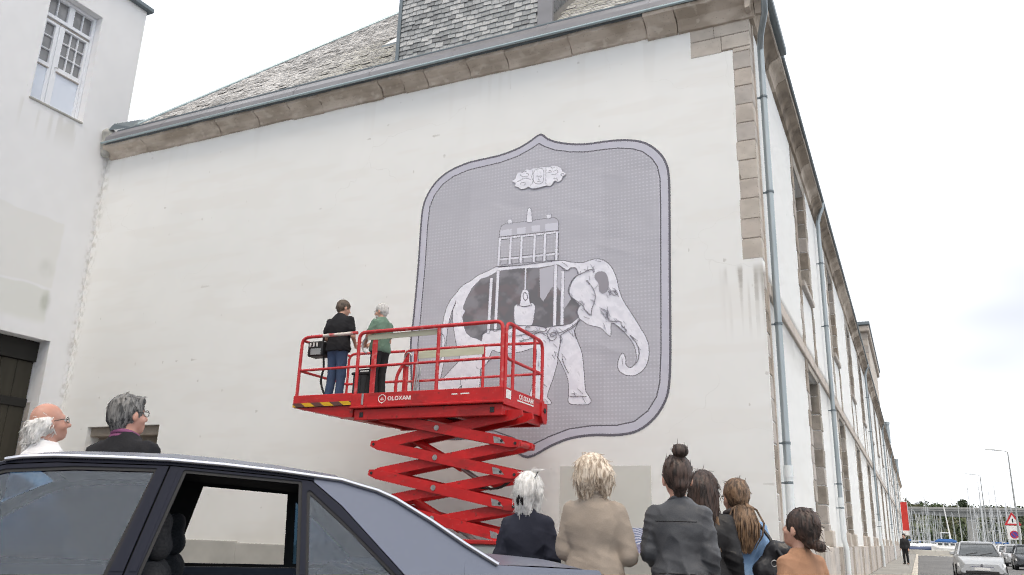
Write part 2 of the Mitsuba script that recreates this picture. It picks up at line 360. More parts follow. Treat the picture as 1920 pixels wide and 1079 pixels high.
class MB:
    """collects pieces of ONE part"""

    def __init__(self):
        self.v, self.f, self.n = [], [], 0

    def add(self, v, f):
        v, f = np.asarray(v, float), np.asarray(f, int)
        if f.shape[1] == 4:
            f = np.vstack([f[:, [0, 1, 2]], f[:, [0, 2, 3]]])
        self.v.append(v)
        self.f.append(f + self.n)
        self.n += len(v)
        return self

    def tm(self, m):
        return self.add(m.vertices, m.faces)

    def box(self, lo, hi, b=0.0):
        lo, hi = np.minimum(lo, hi), np.maximum(lo, hi)
        c, h = (lo + hi) / 2, (hi - lo) / 2
        v, f = BOX if b <= 0 else CHAMFER
        if b > 0:
            b = min(b, h.min() * 0.9)
            return self.add(c + v * (h - b) + CHAMFER_OFF * b, f)
        return self.add(c + v * h, f)

    def tube(self, pts, r, n=8, caps=True):
        pts = np.asarray(pts, float)
        r = np.broadcast_to(np.asarray(r, float), len(pts))
        t = np.gradient(pts, axis=0)
        t /= np.linalg.norm(t, axis=1, keepdims=True) + 1e-12
        a = np.array([0, 0, 1.0]) if abs(t[0][2]) < 0.9 else np.array([1.0, 0, 0])
        rings = []
        x = np.cross(t[0], a)
        for i in range(len(pts)):
            x = x - t[i] * (x @ t[i])
            x /= np.linalg.norm(x) + 1e-12
            y = np.cross(t[i], x)
            ang = np.arange(n) * 2 * math.pi / n
            rings.append(pts[i] + r[i] * (np.cos(ang)[:, None] * x + np.sin(ang)[:, None] * y))
        v = np.vstack(rings)
        i, j = np.meshgrid(np.arange(len(pts) - 1), np.arange(n), indexing='ij')
        q = np.stack([i * n + j, i * n + (j + 1) % n, (i + 1) * n + (j + 1) % n, (i + 1) * n + j], -1).reshape(-1, 4)
        f = np.vstack([q[:, [0, 1, 2]], q[:, [0, 2, 3]]])
        if caps:
            v = np.vstack([v, pts[0], pts[-1]])
            k, L = np.arange(n), (len(pts) - 1) * n
            f = np.vstack([f, np.stack([(k + 1) % n, k, k * 0 + len(v) - 2], 1), np.stack([L + k, L + (k + 1) % n, k * 0 + len(v) - 1], 1)])
        return self.add(v, f)

    def prism(self, poly, depth, fn):
        """extruded shapely polygon: fn maps (a, b, c), c in 0..depth, to world"""
        for g in getattr(poly, 'geoms', [poly]):
            if g.area > 0:
                m = trimesh.creation.extrude_polygon(g, depth, engine='earcut')
                self.add(fn(np.array(m.vertices)), m.faces)
        return self

    def hullpts(self, pts):
        m = trimesh.convex.convex_hull(np.asarray(pts, float))
        return self.tm(m)

    def mesh(self):
        return np.vstack(self.v), np.vstack(self.f)


BOX = (np.array([[x, y, z] for x in (-1, 1) for y in (-1, 1) for z in (-1, 1)], float),
       np.array([[0, 1, 3, 2], [4, 6, 7, 5], [0, 4, 5, 1], [2, 3, 7, 6], [0, 2, 6, 4], [1, 5, 7, 3]]))


def _chamfer():
    cs, offs = [], []
    for c in BOX[0]:
        for a in range(3):
            o = np.zeros(3)
            o[a] = c[a]
            cs.append(c)
            offs.append(o)
    cs, offs = np.array(cs), np.array(offs)
    h = trimesh.convex.convex_hull(cs * 1.0 + offs * 0.5)
    idx = [int(np.argmin(np.linalg.norm(cs + offs * 0.5 - q, axis=1))) for q in h.vertices]
    return cs[idx], offs[idx], np.array(h.faces)


_cv, _co, _cf = _chamfer()
CHAMFER, CHAMFER_OFF = (_cv, _cf), _co


def rough(mesh, amp, freq, seed=0):
    v, f = mesh.mesh() if isinstance(mesh, MB) else mesh
    d = np.stack([meshkit.noise(v * freq + k * 31.7, seed) - 0.5 for k in range(3)], 1)
    return v + d * 2 * amp, f


def turn(deg_yaw=0, pitch=0, roll=0):
    a, b, c = np.radians([deg_yaw, pitch, roll])
    Rz = np.array([[math.cos(a), -math.sin(a), 0], [math.sin(a), math.cos(a), 0], [0, 0, 1]])
    Rx = np.array([[1, 0, 0], [0, math.cos(b), -math.sin(b)], [0, math.sin(b), math.cos(b)]])
    Ry = np.array([[math.cos(c), 0, math.sin(c)], [0, 1, 0], [-math.sin(c), 0, math.cos(c)]])
    return Rz @ Rx @ Ry


class Field:
    """a distance field on a rectilinear grid, meshed by surface nets"""

    def __init__(self, xs, ys, zs):
        self.ax = [np.asarray(a, np.float32) for a in (xs, ys, zs)]
        self.D = np.full([len(a) for a in self.ax], 0.3, np.float32)

    def _win(self, lo, hi, pad):
        s = [slice(max(int(np.searchsorted(a, l - pad)) - 1, 0), int(np.searchsorted(a, h + pad)) + 1) for a, l, h in zip(self.ax, lo, hi)]
        return tuple(s), np.stack(np.meshgrid(*[a[q] for a, q in zip(self.ax, s)], indexing='ij'), -1)

    def _mix(self, s, d, k, sub):
        D = self.D[s]
        if sub:
            d = -d
            h = np.clip(0.5 + 0.5 * (d - D) / k, 0, 1)
            self.D[s] = D * (1 - h) + d * h + k * h * (1 - h)
        else:
            h = np.clip(0.5 + 0.5 * (D - d) / k, 0, 1)
            self.D[s] = D * (1 - h) + d * h - k * h * (1 - h)

    def cone(self, a, b, ra, rb=None, k=0.02, sq=(1, 1, 1), sub=False):
        rb = ra if rb is None else rb
        a, b, sq = np.array(a, np.float32), np.array(b, np.float32), np.array(sq, np.float32)
        r = max(ra, rb)
        s, P = self._win(np.minimum(a, b) - r * sq.max(), np.maximum(a, b) + r * sq.max(), 0.06)
        if P.size == 0:
            return self
        p, ba = (P - a) / sq, (b - a) / sq
        t = np.clip((p @ ba) / max(float(ba @ ba), 1e-9), 0, 1)
        d = (np.linalg.norm(p - t[..., None] * ba, axis=-1) - (ra + (rb - ra) * t)) * sq.min()
        self._mix(s, d, k, sub)
        return self

    def ell(self, c, r, R=None, k=0.02, sub=False):
        c, r = np.array(c, np.float32), np.array(r, np.float32)
        R = np.eye(3) if R is None else R
        e = float(r.max())
        s, P = self._win(c - e, c + e, 0.05)
        if P.size == 0:
            return self
        p = ((P - c) @ R.astype(np.float32)) / r
        k0 = np.linalg.norm(p, axis=-1)
        d = k0 * (k0 - 1) / np.maximum(np.linalg.norm(p / r, axis=-1), 1e-6)
        self._mix(s, d, k, sub)
        return self

    def cut(self, point, normal, k=0.004):
        """removes the side that the normal points to"""
        s, P = self._win([-9] * 3, [9] * 3, 0)
        n = np.array(normal, np.float32) / np.linalg.norm(normal)
        d = -((P - np.array(point, np.float32)) @ n)
        self._mix(s, d, k, True)
        return self

    def mesh(self):
        for a in range(3):
            for e in (0, -1):
                ix = [slice(None)] * 3
                ix[a] = e
                self.D[tuple(ix)] = np.maximum(self.D[tuple(ix)], 1e-3)
        D, S = self.D, self.D < 0
        corners = [(a, b, c) for a in (0, 1) for b in (0, 1) for c in (0, 1)]
        n = np.array(D.shape) - 1
        cs = [S[a:a + n[0], b:b + n[1], c:c + n[2]] for a, b, c in corners]
        tot = sum(x.astype(np.int8) for x in cs)
        I = np.argwhere((tot > 0) & (tot < 8))
        num = np.full(n, -1, np.int64)
        num[I[:, 0], I[:, 1], I[:, 2]] = np.arange(len(I))
        V = [D[I[:, 0] + a, I[:, 1] + b, I[:, 2] + c] for a, b, c in corners]
        pos, cnt = np.zeros((len(I), 3)), np.zeros(len(I))
        for i in range(8):
            for j in range(i + 1, 8):
                ci, cj = np.array(corners[i]), np.array(corners[j])
                if np.abs(ci - cj).sum() == 1:
                    m = (V[i] < 0) != (V[j] < 0)
                    t = V[i][m] / (V[i][m] - V[j][m])
                    pos[m] += ci + t[:, None] * (cj - ci)
                    cnt[m] += 1
        pos = pos / cnt[:, None]
        out = np.stack([self.ax[a][I[:, a]] + pos[:, a] * (self.ax[a][I[:, a] + 1] - self.ax[a][I[:, a]]) for a in range(3)], 1)
        F = []
        for a in range(3):
            b, c = (a + 1) % 3, (a + 2) % 3
            lo, hi = [slice(None)] * 3, [slice(None)] * 3
            lo[a], hi[a] = slice(0, -1), slice(1, None)
            e0, e1 = S[tuple(lo)], S[tuple(hi)]
            J = np.argwhere(e0 != e1)
            J = J[(J[:, b] > 0) & (J[:, c] > 0) & (J[:, b] < n[b]) & (J[:, c] < n[c])]

            def cell(db, dc):
                q = J.copy()
                q[:, b] += db
                q[:, c] += dc
                return num[q[:, 0], q[:, 1], q[:, 2]]

            q = np.stack([cell(-1, -1), cell(0, -1), cell(0, 0), cell(-1, 0)], 1)
            flip = ~e0[J[:, 0], J[:, 1], J[:, 2]]
            q[flip] = q[flip][:, ::-1]
            F.append(q)
        F = np.vstack(F)
        return out, np.vstack([F[:, [0, 1, 2]], F[:, [0, 2, 3]]])


def vnormals(v, f):
    n = np.zeros_like(v)
    fn = np.cross(v[f[:, 1]] - v[f[:, 0]], v[f[:, 2]] - v[f[:, 0]])
    for k in range(3):
        np.add.at(n, f[:, k], fn)
    return n / (np.linalg.norm(n, axis=1, keepdims=True) + 1e-12)


def join(*ms):
    v, f, k = [], [], 0
    for a, b in ms:
        v.append(a)
        f.append(np.asarray(b) + k)
        k += len(a)
    return np.vstack(v), np.vstack(f)


def axis(lo, hi, h, fine=None, hf=None):
    """grid coordinates, finer inside the interval fine"""
    if fine is None:
        return np.arange(lo, hi + h, h)
    a, b = fine
    return np.concatenate([np.arange(lo, a, h), np.arange(a, b, hf), np.arange(b, hi + h, h)])

MURAL = {'shield':[(-5761,8385),(-5604,8264),(-5409,8159),(-5121,8067),(-4810,8011),(-4501,7998),(-4199,7973),(-3904,7908),(-3671,7797),(-3474,7605),(-3351,7388),(-3301,7106),(-3303,6548),(-3328,5404),(-3355,4042),(-3390,3486),(-3458,3216),(-3637,2947),(-3919,2745),(-4268,2680),(-4692,2689),(-5089,2645),(-5429,2531),(-5874,2342),(-6211,2531),(-6551,2645),(-6948,2689),(-7372,2680),(-7721,2745),(-8003,2947),(-8182,3216),(-8250,3486),(-8357,4449),(-8333,5002),(-8303,6022),(-8301,6878),(-8276,7284),(-8166,7570),(-7965,7811),(-7682,7972),(-7293,8067),(-6947,8086),(-6600,8104),(-6262,8167),(-6003,8265)],'ele':[(-6592,5827),(-6763,5764),(-6960,5704),(-7106,5615),(-7278,5539),(-7400,5412),(-7420,5195),(-7471,5070),(-7464,4877),(-7411,4607),(-7354,4393),(-7303,4286),(-7282,4105),(-7420,3969),(-7594,3794),(-7726,3682),(-7765,3516),(-7736,3416),(-7353,3362),(-7319,3545),(-7203,3647),(-7093,3769),(-6939,3848),(-6855,3916),(-6708,4031),(-6626,4241),(-6516,4214),(-6361,4185),(-6192,4174),(-6020,4191),(-5850,4228),(-5746,4212),(-5734,4106),(-5767,3756),(-5832,3474),(-5880,3268),(-5685,3245),(-5461,3233),(-5477,3296),(-5523,3348),(-5505,3463),(-5427,3664),(-5350,3930),(-5331,4033),(-5227,3844),(-5157,3687),(-5126,3538),(-5124,3349),(-5133,3276),(-5084,3219),(-4827,3199),(-4758,3214),(-4730,3260),(-4768,3335),(-4828,3433),(-4848,3634),(-4889,4052),(-4950,4227),(-5021,4427),(-5022,4522),(-4933,4679),(-4784,4580),(-4561,4507),(-4453,4403),(-4377,4351),(-4372,4546),(-4318,4564),(-4187,4448),(-4039,4285),(-3953,4130),(-3924,3981),(-3934,3877),(-4000,3787),(-4064,3782),(-4119,3848),(-4118,3930),(-4158,4028),(-4212,3981),(-4252,3833),(-4214,3727),(-4087,3658),(-3938,3659),(-3810,3745),(-3734,3888),(-3716,4093),(-3759,4264),(-3843,4421),(-3970,4644),(-4052,4781),(-4158,4963),(-4223,5148),(-4266,5353),(-4354,5563),(-4467,5688),(-4604,5746),(-4764,5735),(-4903,5708),(-5116,5745),(-5353,5803),(-6105,5805),(-6517,5807)],'tail':[(-7400,5412),(-7533,5284),(-7614,5129),(-7663,4938),(-7683,4699),(-7668,4442),(-7655,4228),(-7719,3945),(-7759,3604),(-7702,3602),(-7652,3887),(-7602,4185),(-7591,4488),(-7569,4793),(-7504,5046),(-7403,5297)],'leg':[(-6855,3916),(-6939,3848),(-7093,3769),(-7203,3647),(-7220,3356),(-6795,3301),(-6850,3562),(-6842,3746)],'dark':[(-6590,5724),(-6688,5673),(-6758,5649),(-6909,5617),(-7074,5474),(-7190,5277),(-7256,5097),(-7202,5024),(-7261,4937),(-7214,4729),(-7158,4608),(-7063,4531),(-6925,4485),(-6845,4440),(-6828,4553),(-6711,4624),(-6554,4622),(-6343,4606),(-6143,4649),(-5965,4665),(-5756,4638),(-5566,4584),(-5463,4605),(-5236,4606),(-5096,4624),(-4973,4712),(-4968,4728),(-4991,4817),(-4949,4948),(-5110,5099),(-5145,5215),(-5088,5391),(-4963,5516),(-5020,5626),(-5115,5624),(-5186,5600),(-5280,5667),(-5352,5721),(-5403,5725),(-5748,5709),(-6103,5737),(-6441,5739)],'glow':[(-5716,5689),(-5694,5155),(-5630,5069),(-5479,5303),(-5388,5343),(-5294,5215),(-5311,4952),(-5229,4896),(-5100,5059),(-5145,5215),(-5088,5391),(-4963,5516),(-5020,5626),(-5115,5624),(-5186,5600),(-5280,5667),(-5352,5721),(-5403,5725)],'mottle1':[(-6480,5414),(-6213,5540),(-5992,5314),(-6095,5173),(-6358,5046),(-6494,5211)],'mottle2':[(-7083,5267),(-6756,5441),(-6768,4931),(-7120,4859),(-7198,5071)],'mottle3':[(-5825,4949),(-5464,4965),(-5208,4777),(-5510,4648),(-5788,4690)],'cols':[[(-6686,5621),(-6709,4574)],[(-6552,5741),(-6569,4593)],[(-5399,5725),(-5407,4601)],[(-5260,5599),(-5266,4599)]],'bell':[(-6189,5024),(-6197,4869),(-6168,4712),(-6073,4671),(-5933,4656),(-5840,4664),(-5809,4814),(-5790,4988),(-5849,5059),(-5896,5064),(-5925,5267),(-5956,5310),(-5997,5330),(-6039,5311),(-6065,5236),(-6084,5059),(-6150,5054)],'chain':[(-5991,5725),(-5991,5543),(-5992,5329)],'bellhole':[(-6030,5243),(-5995,5274),(-5952,5236),(-5934,5156),(-5980,5116),(-6021,5164)],'howdah':[(-6567,5835),(-6561,5998),(-6551,6396),(-6544,6537),(-6510,6628),(-6424,6652),(-5436,6644),(-5377,6594),(-5353,6540),(-5355,5833),(-5400,5816),(-6105,5806)],'hroof':[(-6549,6408),(-6544,6537),(-6510,6628),(-6424,6652),(-5436,6644),(-5377,6594),(-5353,6540),(-5357,6379)],'panes':[[(-6531,6536),(-6297,6540),(-6288,6414),(-6535,6422)],[(-6187,6542),(-6010,6536),(-6006,6414),(-6183,6419)],[(-5885,6543),(-5722,6539),(-5720,6416),(-5882,6426)],[(-5618,6541),(-5369,6537),(-5367,6392),(-5615,6409)]],'hcols':[[(-6534,6394),(-6548,5833)],[(-6304,6383),(-6318,5842)],[(-6083,6375),(-6092,5839)],[(-5818,6359),(-5830,5832)],[(-5614,6362),(-5621,5826)],[(-5380,6364),(-5389,5814)]],'hlines':[[(-6559,6406),(-5353,6378)],[(-6561,5988),(-5356,5964)],[(-6537,6352),(-5385,6332)]],'arches':[[(-6494,5850),(-6493,5943),(-6437,5971),(-6363,5939),(-6353,5857)],[(-6270,5848),(-6268,5935),(-6206,5960),(-6145,5937),(-6130,5850)],[(-6039,5840),(-6042,5936),(-5954,5949),(-5870,5928),(-5861,5835)],[(-5785,5838),(-5785,5918),(-5724,5949),(-5663,5926),(-5651,5836)],[(-5574,5836),(-5576,5927),(-5507,5953),(-5437,5928),(-5424,5823)]],'stacks':[[(-6379,6653),(-6389,6731),(-6303,6731),(-6296,6651)],[(-5990,6623),(-5983,6816),(-5970,6885),(-5942,6917),(-5917,6878),(-5900,6804),(-5879,6622)],[(-5589,6642),(-5597,6718),(-5503,6716),(-5506,6642)]],'lines':[[(-5088,5392),(-5139,5283),(-5145,5181),(-5062,5071),(-4900,4944),(-4808,4802),(-4722,4735),(-4713,4838),(-4649,5010),(-4658,5145),(-4718,5263),(-4798,5373)],[(-5088,5392),(-5019,5465),(-4856,5527),(-4730,5570),(-4690,5543),(-4677,5508)],[(-4973,5517),(-4996,5600),(-5032,5634),(-5114,5636),(-5137,5600),(-5208,5600),(-5280,5666),(-5352,5721)],[(-4391,5063),(-4375,5106),(-4334,5135),(-4279,5118),(-4242,5077),(-4231,5025)],[(-4346,5087),(-4302,5054),(-4251,5065)],[(-4437,4758),(-4426,4692),(-4393,4613),(-4360,4593),(-4228,4588),(-4174,4562)],[(-4316,4563),(-4207,4468),(-4143,4409),(-4088,4416),(-4174,4508),(-4185,4563)],[(-4014,4325),(-3951,4235),(-3889,4104),(-3880,3978),(-3914,3876),(-3957,3816)],[(-4448,4770),(-4452,4727),(-4430,4681),(-4421,4746),(-4448,4770)],[(-4933,4679),(-4968,4771),(-4991,4829),(-4934,4924),(-4911,4934)],[(-4922,4679),(-5035,4555),(-5173,4488),(-5288,4420)],[(-5035,4511),(-5011,4377),(-4977,4331)],[(-5288,4420),(-5297,4222),(-5341,4027)],[(-5565,4524),(-5648,4511),(-5773,4481),(-5856,4408),(-5983,4387),(-6046,4362),(-6066,4304)],[(-5543,4464),(-5521,4383),(-5458,4340),(-5377,4373),(-5378,4471),(-5461,4477),(-5470,4419),(-5428,4406)],[(-5358,4489),(-5316,4466),(-5174,4514),(-4992,4616),(-4953,4691)],[(-5544,4483),(-5442,4593),(-5195,4603)],[(-6553,4610),(-6422,4641),(-6290,4610)],[(-5947,4634),(-5756,4634),(-5587,4585),(-5569,4525),(-5732,4513),(-5923,4552),(-5956,4594),(-5947,4634)],[(-6849,4521),(-6796,4599),(-6709,4633),(-6509,4617)],[(-6620,4082),(-6706,4027)],[(-7471,5070),(-7486,4923),(-7527,4822),(-7582,4763)],[(-6417,4509),(-6199,4473),(-5985,4487),(-5774,4501)],[(-5102,3349),(-5043,3337),(-4945,3342),(-4808,3327)],[(-5249,3997),(-5187,3841),(-5126,3743)],[(-5274,4346),(-5303,4212),(-5331,4031)],[(-6131,5041),(-5988,5006),(-5849,5026)],[(-7885,4703),(-7667,4623),(-7600,4472),(-7625,4308)]],'hole':[(-4661,5426),(-4638,5492),(-4558,5517),(-4467,5485),(-4423,5401),(-4401,5253),(-4424,5155),(-4491,5110),(-4570,5147),(-4592,5295),(-4649,5380)],'medal':[(-6317,7509),(-6239,7546),(-6240,7596),(-6184,7666),(-6104,7645),(-6026,7704),(-5954,7677),(-5897,7703),(-5797,7686),(-5669,7689),(-5563,7667),(-5501,7685),(-5403,7668),(-5361,7632),(-5305,7595),(-5290,7536),(-5221,7490),(-5248,7445),(-5289,7417),(-5302,7371),(-5370,7340),(-5447,7374),(-5515,7287),(-5606,7302),(-5718,7285),(-5887,7284),(-5974,7340),(-6016,7318),(-6116,7313),(-6190,7367),(-6256,7399),(-6236,7453)],'medlines':[[(-5866,7612),(-5832,7663),(-5676,7644),(-5668,7424),(-5719,7362),(-5804,7369),(-5862,7428),(-5872,7542),(-5866,7612)],[(-5620,7663),(-5614,7331)],[(-5911,7691),(-5888,7616),(-5907,7520),(-5876,7430),(-5932,7354)],[(-6154,7618),(-6102,7566),(-6008,7551),(-5973,7588),(-6017,7623)],[(-6201,7483),(-6150,7489),(-6093,7522),(-5993,7513),(-5920,7465)],[(-6148,7403),(-6120,7441),(-6062,7439),(-6033,7399),(-6075,7377)],[(-5583,7565),(-5519,7547),(-5520,7589),(-5555,7595)],[(-5464,7566),(-5408,7584),(-5373,7536),(-5421,7502),(-5512,7503)],[(-5483,7422),(-5420,7418),(-5371,7361)],[(-5310,7491),(-5262,7483),(-5261,7434),(-5310,7456),(-5310,7491)],[(-5521,7667),(-5493,7634),(-5444,7640)],[(-5988,7342),(-5859,7279),(-5592,7300)],[(-5494,7298),(-5440,7359)],[(-5815,7526),(-5793,7529),(-5772,7512)],[(-5744,7514),(-5723,7525),(-5708,7501),(-5729,7490),(-5747,7511)],[(-5758,7509),(-5763,7447),(-5735,7435)],[(-5791,7409),(-5748,7405),(-5720,7404)],[(-6118,7648),(-6068,7661),(-6018,7666)]]}


# ------------------------------------------------------------------ ground, road, quay, water
XW, YW = -1.82, 13.0            # street face and end face of the warehouse


def sheet(x0, x1, y0, y1, z, n=1):
    m = MB()
    xs, ys = np.linspace(x0, x1, n + 1), np.linspace(y0, y1, n + 1)
    for i in range(n):
        for j in range(n):
            m.add([[xs[i], ys[j], z], [xs[i + 1], ys[j], z], [xs[i + 1], ys[j + 1], z], [xs[i], ys[j + 1], z]], [[0, 1, 2, 3]])
    return m


def setting(name, mesh, mat, label, smooth=False, kind='structure'):
    key = free(name)
    m = mesh.mesh() if isinstance(mesh, MB) else mesh
    scene[key] = mikit.ply(m, 'mat_' + mat, smooth=smooth)
    labels[key] = {'label': label, 'kind': kind}
    return key


setting('ground', sheet(-3000, 3000, -3000, 5000, -0.15), 'asphalt', 'grey asphalt ground and street running along the warehouse')
pv = MB()
setting('yard', MB().box([-60, -20, -0.148], [-0.55, 12.985, 0.0]), 'yard', 'dark tarmac yard in front of the mural wall where the people stand')
pv.box([-1.815, 12.99, -0.148], [-0.35, 158, 0.0])
setting('pavement', pv, 'pavement', 'narrow grey pavement along the foot of the warehouse')
kb = free('kerb')
labels[kb] = {'label': 'pale stone kerb between pavement and street', 'kind': 'structure'}
for i in range(60):
    y = 12.99 + i * 2.4
    part(kb, 'kerb_block', MB().box([-0.349, y + 0.008, -0.148], [-0.13, y + 2.392, 0.004], 0.012), 'kerbstone')
setting('quay', sheet(-200, 260, 118, 165, -0.142), 'quay', 'pale concrete quay at the far end of the street')
setting('water', sheet(-700, 900, 165, 430, -0.138), 'water', 'grey harbour water behind the quay')

# ------------------------------------------------------------------ the warehouse
wh = thing('warehouse', 'long white plastered warehouse with granite trim, slate roof and a mural on its end wall', 'building')
end = sg.box(-17.94, 0.0, XW, 10.0).difference(sg.box(-16.93, 1.25, -14.67, 3.14))
part(wh, 'end_wall', MB().prism(end, 0.6, lambda q: np.stack([q[:, 0], YW + q[:, 2], q[:, 1]], 1)), 'plaster')
nb = part(wh, 'niche', MB().box([-16.98, YW + 0.34, 1.2], [-14.62, YW + 0.40, 3.2]), 'granite_brown', label='low blocked opening behind the two older men')
part(nb, 'lintel', MB().box([-16.93, YW + 0.10, 2.93], [-14.67, YW + 0.335, 3.139], 0.01), 'granite_brown')
part(nb, 'sill', MB().box([-16.925, YW + 0.05, 1.251], [-14.675, YW + 0.335, 1.36], 0.01), 'granite_tan')
pl = MB()
for i in range(11):
    x = -17.9 + i * 1.46
    pl.box([x, YW - 0.045 - 0.01 * (i % 3), 0.0], [x + 1.455, YW - 0.002, 0.76 + 0.03 * ((i * 7) % 4)], 0.012)
part(wh, 'end_plinth', rough(pl, 0.006, 3.0), 'cement', label='grey rough cement base along the foot of the end wall')
part(wh, 'paint_patch', MB().box([-5.27, YW - 0.004, 1.05], [-3.72, YW - 0.001, 2.185]), 'patch_paint', label='grey overpainted square low on the end wall')

# quoins at the corner
GR = lambda: GRAN[int(rng.integers(0, 3))]
qn = part(wh, 'quoin', MB().box([-2.105, YW - 0.002, 5.46], [XW + 0.002, YW + 0.05, 9.94]).box([-2.83, YW - 0.0022, 9.33], [-2.1, YW + 0.05, 9.94]), 'mortar')
z = 5.45
while z < 9.28:
    h = 0.335 + 0.03 * rng.random()
    h = min(h, 9.36 - z)
    x0 = -2.10 - 0.03 * rng.random()
    m = rough(MB().box([x0, YW - 0.006, z], [XW + 0.008, YW + 0.27 + 0.05 * rng.random(), z + h - 0.007], 0.009), 0.006, 6.0, int(z * 10))
    part(qn, 'stone', m, GR(), smooth=30)
    z += h
for (xa, xb, za, zb) in [(-2.84, -2.30, 9.32, 9.64), (-2.295, -1.812, 9.365, 9.64), (-2.84, -2.42, 9.645, 9.945), (-2.415, -1.812, 9.645, 9.955)]:
    part(qn, 'stone', rough(MB().box([xa, YW - 0.008, za], [xb, YW + 0.27, zb - 0.004], 0.008), 0.005, 5.0, int(za * 9)), GRAN[2], smooth=30)
z = 1.02
while z < 5.2:
    h = 0.30 + 0.12 * rng.random()
    m = rough(MB().box([XW - 0.12, YW + 0.022, z], [XW + 0.012, YW + 0.25 + 0.09 * rng.random(), min(z + h - 0.012, 5.24)], 0.014), 0.012, 6.0, int(z * 10))
    part(qn, 'stone', m, GRAN[3] if rng.random() < 0.5 else GRAN[1], smooth=30)
    z += h

# cornice along the end wall
PROF = [(0.0, 9.94), (-0.05, 9.955), (-0.075, 10.03), (-0.13, 10.10), (-0.24, 10.145), (-0.29, 10.17), (-0.30, 10.24), (0.0, 10.24)]
cn = part(wh, 'cornice', MB().box([-17.3, YW - 0.02, 9.98], [XW, YW + 0.3, 10.235]), 'mortar')
x = -17.80
while x < -1.6:
    L = float(rng.choice([0.55, 0.75, 0.95, 1.25, 1.45])) * (0.9 + 0.2 * rng.random())
    x1 = min(x + L, -1.52)
    dz, dy = 0.012 * rng.standard_normal(2)
    big = x1 > -3.3
    ps = [(y * (1.0 + (0.25 if big else 0)) + (dy if i > 0 and i < 7 else 0), zz - (0.05 if big and i < 3 else 0) + (dz if i < 4 else 0)) for i, (y, zz) in enumerate(PROF)]
    m = MB().prism(sg.Polygon(ps), 1.0, lambda q: np.stack([x + 0.008 + q[:, 2] * (x1 - x - 0.016), YW + q[:, 0], q[:, 1]], 1))
    v, f = m.mesh()
    mm = trimesh.Trimesh(v, f).subdivide_to_size(0.16, max_iter=4)
    part(cn, 'stone', rough((mm.vertices, mm.faces), 0.010, 5.0, int(x * 7) % 97), 'cornice', smooth=40)
    x = x1

# zinc gutter and apron above it
gt = part(wh, 'gutter', MB().tube([[-17.75, 12.60, 10.265], [-1.48, 12.60, 10.265]], 0.028, 10), 'zinc_lip', smooth=True)
part(gt, 'edge_roll', MB().tube([[-17.45, 12.79, 10.63], [-1.75, 12.79, 10.63]], 0.030, 8), 'zinc_dark', smooth=True)
part(gt, 'shadow_board', MB().box([-17.7, 12.66, 10.242], [-1.5, 12.74, 10.258]), 'zinc_dark')
for i in range(8):
    xa, xb = -17.72 + i * 2.03, -17.72 + (i + 1) * 2.03 - 0.004
    xa2, xb2 = max(xa, -17.62), min(xb, -1.6)
    part(gt, 'zinc_sheet', MB().prism(sg.Polygon([(12.585, 10.28), (12.60, 10.40), (12.78, 10.625), (12.85, 10.625), (12.85, 10.26), (12.60, 10.26)]), 1.0,
         lambda q: np.stack([xa2 + q[:, 2] * (xb2 - xa2), q[:, 0], q[:, 1]], 1)), 'zinc')
    part(gt, 'seam', MB().hullpts([[xb2 - 0.02, 12.578, 10.28], [xb2 + 0.02, 12.578, 10.28], [xb2 - 0.02, 12.592, 10.40], [xb2 + 0.02, 12.592, 10.40], [xb2 - 0.02, 12.772, 10.628], [xb2 + 0.02, 12.772, 10.628], [xb2, 12.80, 10.55], [xb2, 12.62, 10.30]]), 'zinc')
BLF = Field(np.arange(-18.1, -17.2, 0.03), np.arange(12.4, 13.2, 0.03), np.arange(9.8, 10.95, 0.03))
BLF.cone((-17.86, 12.86, 10.1), (-17.80, 12.80, 10.62), 0.12, 0.16, 0.08).cone((-17.84, 12.8, 10.35), (-17.6, 12.85, 10.60), 0.12, 0.06, 0.08)
bl = part(wh, 'gutter_bracket', rough(BLF.mesh(), 0.03, 5), 'cement', smooth=True, label='rough mortar lump where the gutter meets the side building')
part(wh, 'flashing', MB().hullpts([[-17.75, 12.7, 10.66], [-17.05, 12.85, 10.70], [-17.05, 13.2, 11.1], [-17.7, 13.2, 11.1], [-17.6, 12.75, 10.85], [-17.1, 13.1, 11.05]]), 'zinc_dark')

